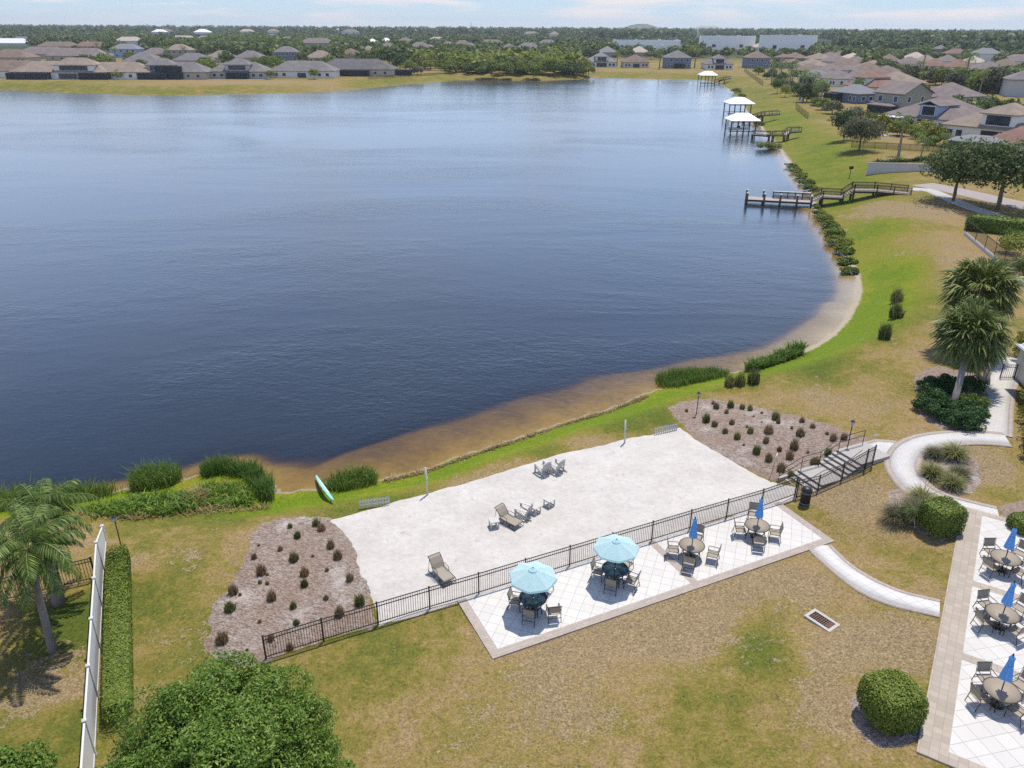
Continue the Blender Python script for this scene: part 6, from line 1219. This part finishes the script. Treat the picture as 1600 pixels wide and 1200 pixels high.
# wall, yard fences
a_, b_ = G(1353, 274), G(1500, 268); r = thing('garden_wall', 'pale weathered wall standing on the lawn with low shrubs along it', 'wall', a_, aim(a_, b_)); L = (b_ - a_).length; m_ = MB(); m_.box((L / 2, 0, .9), (L, .22, 2.4)); 
m_.build('wall', simple('weathered_wall', (.50, .48, .46), .9, .1, 0, .18, .5), r); m_ = MB(); m_.box((L / 2, 0, 2.13), (L + .1, .3, .08)); m_.build('coping', CONC, r)
bladefield('wall_shrubs', 'row of dark low shrubs along the foot of the pale wall', [(1358, 277), (1420, 274), (1480, 270), (1480, 272), (1420, 276), (1358, 279)], 900, .5, 1.2, .2, F_OAK, 55, 'shrubs', .3, kind='stuff')
def lpts(a, b, n): return [tuple(G(a[0] + (b[0] - a[0]) * k / n, a[1] + (b[1] - a[1]) * k / n)) for k in range(n + 1)]
chainfence('low dark yard fence crossing the lawn by the two date palms', lpts((1330, 230), (1475, 238), 8), 1.2); chainfence('dark green yard fence at the bend of the right bank', lpts((1243, 170), (1262, 186), 4), 1.6); chainfence('long dark hedge-like fence near the far shelter', lpts((1163, 112), (1192, 134), 5), 1.8); chainfence('green yard fence behind the lawn tree', lpts((1372, 193), (1398, 206), 4), 1.5); chainfence('thin brown fence on the far shore lawn', lpts((575, 124), (690, 117), 9), 1.1)
# ---------------------------------------------------------------- trees further off
PALM_LO = [(None, palm_mesh(600 + i, 15, 1.0, 12, .3, .05, 1.6, -.6, 1.2)) for i in range(3)]
PTM = []
for i in range(2):
    mb = palm_trunk(1.0, .045, .03, (.06 * (i * 2 - 1), .03), i, 5); me_ = bpy.data.meshes.new('trunk'); me_.from_pydata(mb.v, [], mb.f); me_.update(); me_.materials.append(PALMBARK); PTM.append(me_)
def smallpalm(label, p, h, cr, group=None, mat=None):
    r = thing('palm_tree', label, 'palm tree', p, rnd.uniform(0, 6.28), group); t_ = bpy.data.objects.new('trunk', PTM[rnd.randrange(2)]); COL.objects.link(t_); t_.parent = r; t_.scale = (h * .8,  h * .8, h)
    me_ = PALM_LO[rnd.randrange(3)][1]
    if not me_.materials: me_.materials.append(F_PALM)
    c = bpy.data.objects.new('crown', me_); COL.objects.link(c); c.parent = r; c.scale = (cr,) * 3; c.location = ((.06 if t_.data == PTM[1] else -.06) * h * .8, .03 * h * .8, h); return r
def far_tree(label, px, py, hpx_r, mat, protos, group=None, name='tree'):
    p = G(px, py); rad = hpx_r * math.hypot(p.x, p.y, CAM_H) / F_PX; return tree(name, label, 'tree', p, rnd.choice(protos), (rad, rad, rad * rnd.uniform(.85, 1.1)), mat, None, group)
# the oaks and lawn trees on the right
for k, (px, py, rp, m_, pr, lab) in enumerate(((1489, 314, 43, F_OAK, OAK_HI, 'left of two big round oaks beside the street'), (1558, 327, 52, F_OAK, OAK_HI, 'right of two big round oaks beside the street'), (1342, 236, 26, F_OLIVE, OAK_HI, 'grey-green spreading tree on the lakeside lawn'), (1318, 220, 20, F_OAK, OAK_LO, 'dark dense tree behind the grey-green lawn tree'), (1412, 205, 12, F_OAK, BUSH_LO, 'dark round tree in front of the wide brown roof'), (1440, 214, 16, F_BUSH, BUSH_LO, 'bright green tree in front of the blue loggia'), (1475, 236, 9, F_BUSH, BUSH_LO, 'small forked tree on the lawn near the oaks'), (1214, 146, 9, F_OAK, OAK_LO, 'small round tree on the right bank, nearer the lake'), (1226, 152, 8, F_BUSH, OAK_LO, 'small bright tree on the right bank beside the round one'), (1300, 178, 14, F_OLIVE, BUSH_LO, 'olive shrubby tree left of the screened house'), (1285, 172, 12, F_BUSH, BUSH_LO, 'bright shrub by the green yard fence'), (1260, 160, 16, F_OAK, BUSH_LO, 'dark tree mass beside the yard fence'),
  (1246, 150, 13, F_OAK, BUSH_LO, 'dark tree left of the yard mass'), (1275, 150, 15, F_OAK, BUSH_LO, 'dark tree right of the yard mass'), (1335, 190, 15, F_OLIVE, BUSH_LO, 'grey bushy tree behind the lawn tree'), (1362, 190, 9, F_BUSH, BUSH_LO, 'bright low tree beside the sage house'), (1505, 245, 12, F_BUSH, BUSH_LO, 'tree beside the dark screen room'), (1185, 117, 8, F_BUSH, BUSH_LO, 'bright round tree inside the far bank fence'), (1198, 124, 6, F_OAK, BUSH_LO, 'small tree inside the far bank fence'), (423, 124, 7, F_BUSH, OAK_LO, 'young tree on the far shore lawn, left of two'), (491, 124, 8, F_BUSH, OAK_LO, 'young round tree on the far shore lawn beside the grey roof'), (605, 117, 10, F_OAK, BUSH_LO, 'dark round tree before the long dark-roofed house'), (652, 117, 9, F_OLIVE, BUSH_LO, 'dark tree at the end of the pool screen'),
  (185, 124, 8, F_BUSH, BUSH_LO, 'bush at the foot of the white far shore bungalow'), (165, 122, 9, F_OAK, BUSH_LO, 'dark bush between the first far shore houses'), (115, 120, 7, F_BUSH, BUSH_LO, 'bush right of the long dark screen room'))):
    far_tree(lab, px, py, rp, m_, pr)
for k, (px, py, rp, lab) in enumerate(((140, 108, 9, 'dark leafy tree left of three behind the first far shore houses'), (152, 112, 8, 'middle dark tree behind the first far shore houses'), (165, 108, 9, 'right dark tree behind the first far shore houses'), (222, 112, 7, 'bush before the large grey hip roof'), (318, 112, 8, 'dark tree between the screened house and the loggia house'), (330, 120, 7, 'bright slim tree left of the loggia house'), (322, 106, 8, 'dark tree at the shoulder of the loggia house'), (414, 112, 9, 'yellow-green tree right of the loggia house'), (428, 108, 8, 'yellow-green tree between the loggia and plain grey roofs'), (436, 103, 7, 'bright bush under the slate blue house'), (398, 106, 7, 'dark tree behind the loggia house right end'), (516, 104, 8, 'dark tree before the long dark roof'), (500, 106, 7, 'dark bush right of the plain grey roof'), (575, 98, 8, 'dark tree above the long dark roof'), (590, 100, 9, 'dark tree right of the long dark roof ridge'), (625, 108, 9, 'green tree behind the pool screen'), (640, 112, 8, 'green tree at the end of the pool screen'), (205, 96, 6, 'dark shrub at the blue house'), (260, 100, 7, 'dark tree among the second row roofs'), (356, 100, 8, 'dark tree in front of the tan hip roof'), (116, 119, 8, 'dark bush at the right end of the columned balcony house'), (168, 120, 9, 'yellow-green bush before the white far shore bungalow'), (232, 122, 7, 'dark bush at the left of the two-storey screens'), (321, 121, 9, 'dark tree beside the two-storey screened house'), (420, 119, 8, 'bushy tree just right of the loggia house'), (330, 116, 9, 'tall tree left of the loggia house'))): far_tree(lab, px, py, rp * 1.4, [F_OAK, F_BUSH, F_HEDGE][k % 3] if 'yellow' not in lab else F_BUSH, BUSH_LO)
for k, (px, py, hp_, cp, lab) in enumerate(((1404, 243, 48, 14, 'tall curved palm on the right lawn'), (1437, 252, 30, 17, 'short date palm nearest the pale wall'), (1470, 237, 22, 9, 'small twin palm near the oaks'), (1338, 158, 26, 11, 'thin palm before the metal-roofed house'), (1254, 160, 36, 10, 'tall palm on the right bank by the shrubs'), (1232, 140, 32, 10, 'palm beside the round bank tree'), (1205, 132, 26, 8, 'palm left of the far bank fence end'), (1218, 128, 24, 8, 'palm behind the far bank fence end'), (1268, 152, 30, 10, 'palm over the dark yard trees'), (1506, 130, 34, 13, 'tall dark palm above the wide brown roof'), (1440, 112, 30, 9, 'palm above the pink roofs'), (1030, 108, 26, 7, 'palm between the far end houses'), (964, 103, 20, 6, 'palm beside the white far end house'), (1085, 106, 24, 7, 'palm right of the slate far end house'), (1160, 104, 20, 7, 'palm right of the tall blue glazing'), (168, 82, 20, 8, 'palm over the orange brown roof'), (178, 78, 22, 9, 'dark palm beside the white two-storey house'))):
    p = G(px, py); d_ = math.hypot(p.x, p.y, CAM_H); smallpalm(lab, p, hp_ * d_ / F_PX, cp * d_ / F_PX * 1.1)
def hides(p, rad, top):
    """would a tree here cover a house standing behind it?"""
    tx, ty = proj((p.x, p.y, p.z + top)); rp = rad * F_PX / math.hypot(p.y, CAM_H)
    for hx_, hy_, hw_, hd_ in HOUSES:
        if abs(p.x - hx_) < hw_ * .62 + rad * .5 and -3 < p.y - hy_ < hd_ + 3: return True
        if hy_ > p.y - 2:
            bx, by = proj((hx_, hy_, 1.3)); hp_ = hw_ * .5 * F_PX / math.hypot(hy_, CAM_H)
            if abs(bx - tx) < hp_ * .9 + rp * .4 and ty < by - 6: return True
    return False
# belts of garden trees, each tree its own
def belt(label, group, region, n, rlo, rhi, mats, protos, seed, cat='tree', palms=0.0, chk=True):
    rr = random.Random(seed); P = np.array(region, float); lo, hi = P.min(0), P.max(0); k = 0; tries = 0
    while k < n:
        x, y = rr.uniform(lo[0], hi[0]), rr.uniform(lo[1], hi[1])
        if sdpoly(P, np.array([x]), np.array([y]))[0] < 0: continue
        k += 1; p = G(x, y); d_ = math.hypot(p.x, p.y, CAM_H); rad = rr.uniform(rlo, rhi)
        if chk and tries < 3000 and hides(p, rad, rad * 1.5): k -= 1; tries += 1; continue
        if rr.random() < palms: smallpalm(label[1], p, rr.uniform(6, 9), rr.uniform(2.4, 3.2), group + ' palms'); continue
        tree('tree', label[0], 'tree', p, rr.choice(protos), (rad, rad, rad * rr.uniform(.8, 1.15)), rr.choice(mats), rr.uniform(0, 6.28), group)
MIXM = [F_OAK, F_OAK, F_BUSH, F_OLIVE, F_HEDGE]
belt(('bushy tree of the bright thicket at the far lake edge', ''), 'thicket trees on the far lake edge', [(640, 98), (720, 96), (800, 92), (880, 92), (905, 105), (920, 118), (850, 121), (780, 120), (725, 121), (700, 116), (650, 106)], 95, 3.2, 5.6, [F_BUSH, F_BUSH, F_HEDGE, F_BUSH, F_OAK], BUSH_LO, 11, chk=False)
belt(('garden tree between the left far shore houses', 'small palm between the left far shore houses'), 'garden trees of the left houses', [(130, 88), (200, 84), (300, 90), (420, 100), (520, 104), (640, 104), (640, 112), (520, 110), (420, 114), (320, 112), (160, 112)], 42, 2.0, 4.0, MIXM, BUSH_LO + OAK_LO, 13, palms=.2)
belt(('garden tree behind the far end houses', 'small palm behind the far end houses'), 'garden trees behind the far end houses', [(900, 86), (1200, 86), (1200, 98), (900, 96)], 34, 2.5, 5, MIXM, BUSH_LO + OAK_LO, 14, palms=.25)
belt(('dark tree of the dense belt on the right slope', 'palm of the dense belt on the right slope'), 'dense belt on the right slope', [(1400, 122), (1470, 118), (1600, 130), (1600, 160), (1540, 150), (1480, 138), (1420, 132)], 60, 2.6, 4.6, [F_OAK, F_OLIVE, F_BUSH, F_HEDGE], BUSH_LO + OAK_LO, 15, palms=.15)
belt(('street tree along the right avenue', 'palm along the right avenue'), 'trees along the right avenue', [(1330, 92), (1400, 96), (1430, 118), (1370, 116), (1330, 104)], 26, 3.0, 5.0, [F_OAK, F_OLIVE, F_HEDGE], BUSH_LO + OAK_LO, 16, palms=.15)
belt(('lakeside yard tree along the right bank', 'lakeside yard palm along the right bank'), 'yard trees along the right bank', [(1195, 110), (1225, 120), (1255, 145), (1290, 164), (1270, 168), (1235, 150), (1205, 128)], 26, 1.5, 2.7, MIXM, BUSH_LO, 17, palms=.3)
belt(('garden tree beside the nearest right houses', ''), 'garden trees by the nearest right houses', [(1370, 200), (1440, 214), (1480, 222), (1460, 232), (1400, 214), (1360, 204)], 9, 1.5, 2.6, [F_BUSH, F_HEDGE, F_YEL], BUSH_LO, 18)
# the far wood reads as one mass
def wood_mass(name, label, region, n, seed, rlo, rhi, mat, nq=34, far=5200, avoid=False):
    rng = np.random.default_rng(seed); P = np.array(region, float); acc = []
    lo, hi = P.min(0), P.max(0)
    while sum(map(len, acc)) < n:
        q = rng.uniform(lo, hi, (n * 2, 2)); acc.append(q[sdpoly(P, q[:, 0], q[:, 1]) > 0])
    q = np.concatenate(acc)[:n]; Vs, Fs, b = [], [], 0
    for x, y in q:
        p = at(x, y, 1.2)
        if p.y > far or p.y < 0: continue
        d_ = p.length; s = rng.uniform(rlo, rhi); k = int(nq)
        if avoid and hides(p, s, s * 1.9): continue
        c, nn = shellpts(rng, k, (p.x, p.y, 1.2 + s * .95), (s, s, s * .95), .5, -.35); lump = .85 + .3 * rng.random((len(c), 1)); c = (c - np.array([p.x, p.y, 1.2])) * lump + np.array([p.x, p.y, 1.2])
        V, Fq = quadcloud(rng, c, nn + np.array([0, 0, .3]), s * .42, .7, .6); Vs.append(V); Fs.append(Fq + b); b += len(V)
    return tag(link(name, npmesh(name, np.concatenate(Vs), np.concatenate(Fs)), mat), label, kind='stuff')
F_WOOD = foliage('wood_leaves', (.03, .055, .018), (.07, .11, .034), (.15, .19, .075), .4, .012, 0)
F_MID = foliage('garden_leaves', (.035, .06, .014), (.09, .13, .03), (.20, .235, .08), .4, .03, 0)
wood_mass('far_wood', 'dark mixed wood stretching to the horizon', [(-60, 37), (400, 39.5), (800, 42.5), (1200, 45), (1680, 47), (1680, 84), (1560, 86), (1380, 78), (1290, 66), (1180, 62), (960, 66), (860, 60), (620, 60), (300, 55), (-60, 60)], 4600, 91, 5.5, 9.5, F_WOOD, 42)
wood_mass('far_wood', 'dark wood behind the right street and houses', [(1290, 64), (1660, 66), (1660, 96), (1560, 95), (1480, 84), (1400, 84), (1340, 84), (1295, 72)], 330, 92, 4.5, 7, F_WOOD, 70)
wood_mass('garden_trees', 'mixed garden trees filling the gaps between the left houses', [(-40, 56), (300, 54), (620, 57), (900, 60), (900, 100), (700, 104), (640, 100), (500, 100), (380, 92), (280, 88), (130, 84), (-40, 66)], 2600, 93, 2.6, 5.5, F_MID, 60, avoid=True)
wood_mass('garden_trees', 'mixed garden trees filling the gaps between the right houses', [(1290, 84), (1620, 86), (1620, 150), (1560, 148), (1480, 135), (1400, 125), (1340, 112), (1300, 98)], 1000, 94, 2.4, 4.5, F_MID, 80, avoid=True)
wood_mass('garden_trees', 'shrubby trees in the yards between the right bank houses', [(1200, 104), (1330, 108), (1420, 150), (1600, 175), (1600, 215), (1440, 170), (1380, 165), (1300, 150), (1240, 128)], 200, 96, 1.2, 2.2, F_MID, 90, avoid=True)
wood_mass('grove', 'bright green grove behind the left houses', [(270, 66), (420, 61), (530, 72), (520, 86), (400, 82), (300, 78)], 330, 97, 3.2, 5.5, F_BUSH, 60, avoid=True)
wood_mass('thicket', 'bright bushy thicket crowding the far lake edge', [(640, 100), (720, 97), (800, 92), (890, 92), (915, 112), (850, 115), (780, 114), (725, 114)], 210, 98, 2.6, 4.6, F_BUSH, 90)
wood_mass('garden_trees', 'trees behind the houses at the far end of the lake', [(880, 62), (960, 66), (1190, 64), (1290, 70), (1290, 90), (1200, 98), (1190, 90), (900, 92)], 520, 95, 2.4, 5, F_MID, 60, avoid=True)
# roofs peeping from the far wood
rr = random.Random(5)
for k in range(46):
    x = rr.uniform(-20, 1600)
    if 1080 < x < 1290: continue
    y0 = 38 + x / 1600 * 9; y = rr.uniform(y0 + 8, y0 + 20); p = at(x, y, 1.2)
    house('pale roof of a house half buried in the far wood', 0, 0, 0, rr.uniform(14, 20), 1, rr.choice(['pale', 'white', 'tan', 'mauve', 'metal']), 'white', '', 0, rr.uniform(18, 32), base=Vector((p.x, p.y, 1.2 + rr.uniform(5, 7))), detail=False, group='pale roofs in the far wood')

# radio mast on the horizon and cars parked by the white block
p = at(736, 46.5, 1.2); r = thing('radio_mast', 'slim radio mast standing above the far wood', 'mast', p); H_ = 40 if p.length > 2500 else 26
for nm, a_, b_, w_ in (('mast_base', 0, .55, 5.0), ('mast_top', .55, 1.0, 2.4)): m_ = MB(); m_.box((0, 0, H_ * (a_ + b_) / 2), (w_, w_, H_ * (b_ - a_))); m_.build(nm, simple('mast_steel', (.2, .2, .22), .7, .2), r)
def car_proto(): 
    r = thing('parked_car', 'x', 'car'); m_ = MB(); pr = [(-2.2, .35), (-2.2, .85), (-1.2, .95), (-.7, 1.42), (.7, 1.45), (1.4, .98), (2.2, .85), (2.25, .35)]
    V = [(x, y, z) for y in (-.85, .85) for x, z in pr]; n = len(pr); m_.add(V, [tuple(range(n)), tuple(range(2 * n - 1, n - 1, -1))] + [(i, n + i, n + (i + 1) % n, (i + 1) % n) for i in range(n)]); m_.build('body', WL['white'], r)
    m_ = MB(); 
    for s in (-.87, .87): m_.box((0, s, 1.18), (1.7, .03, .34))
    m_.build('window', GLASS, r)
    for x in (-1.35, 1.4):
        for y in (-.8, .8): m_ = MB(); m_.lathe([(0, -.1), (.32, -.1), (.32, .1), (0, .1)], 12); m_.v = [(a + x, c + y, b + .32) for a, b, c in m_.v]; m_.build('wheel', DKFRAME, r)
    return r
cpr = None
for k, (px, py, lab) in enumerate(((1272, 83, 'white car parked beside the white square block, farthest left'), (1281, 83.5, 'white car second from the white square block'), (1290, 84, 'white car third from the white square block'), (1300, 85, 'white car last of the row beside the white square block'))):
    p = G(px, py); p.z += .1
    if cpr is None: cpr = car_proto(); cpr.location = p; cpr.rotation_euler = (0, 0, .3); tag(cpr, lab, 'car', 'cars parked beside the white block')
    else: dup(cpr, p, .3 + .05 * k, lab, 'car', 'cars parked beside the white block')
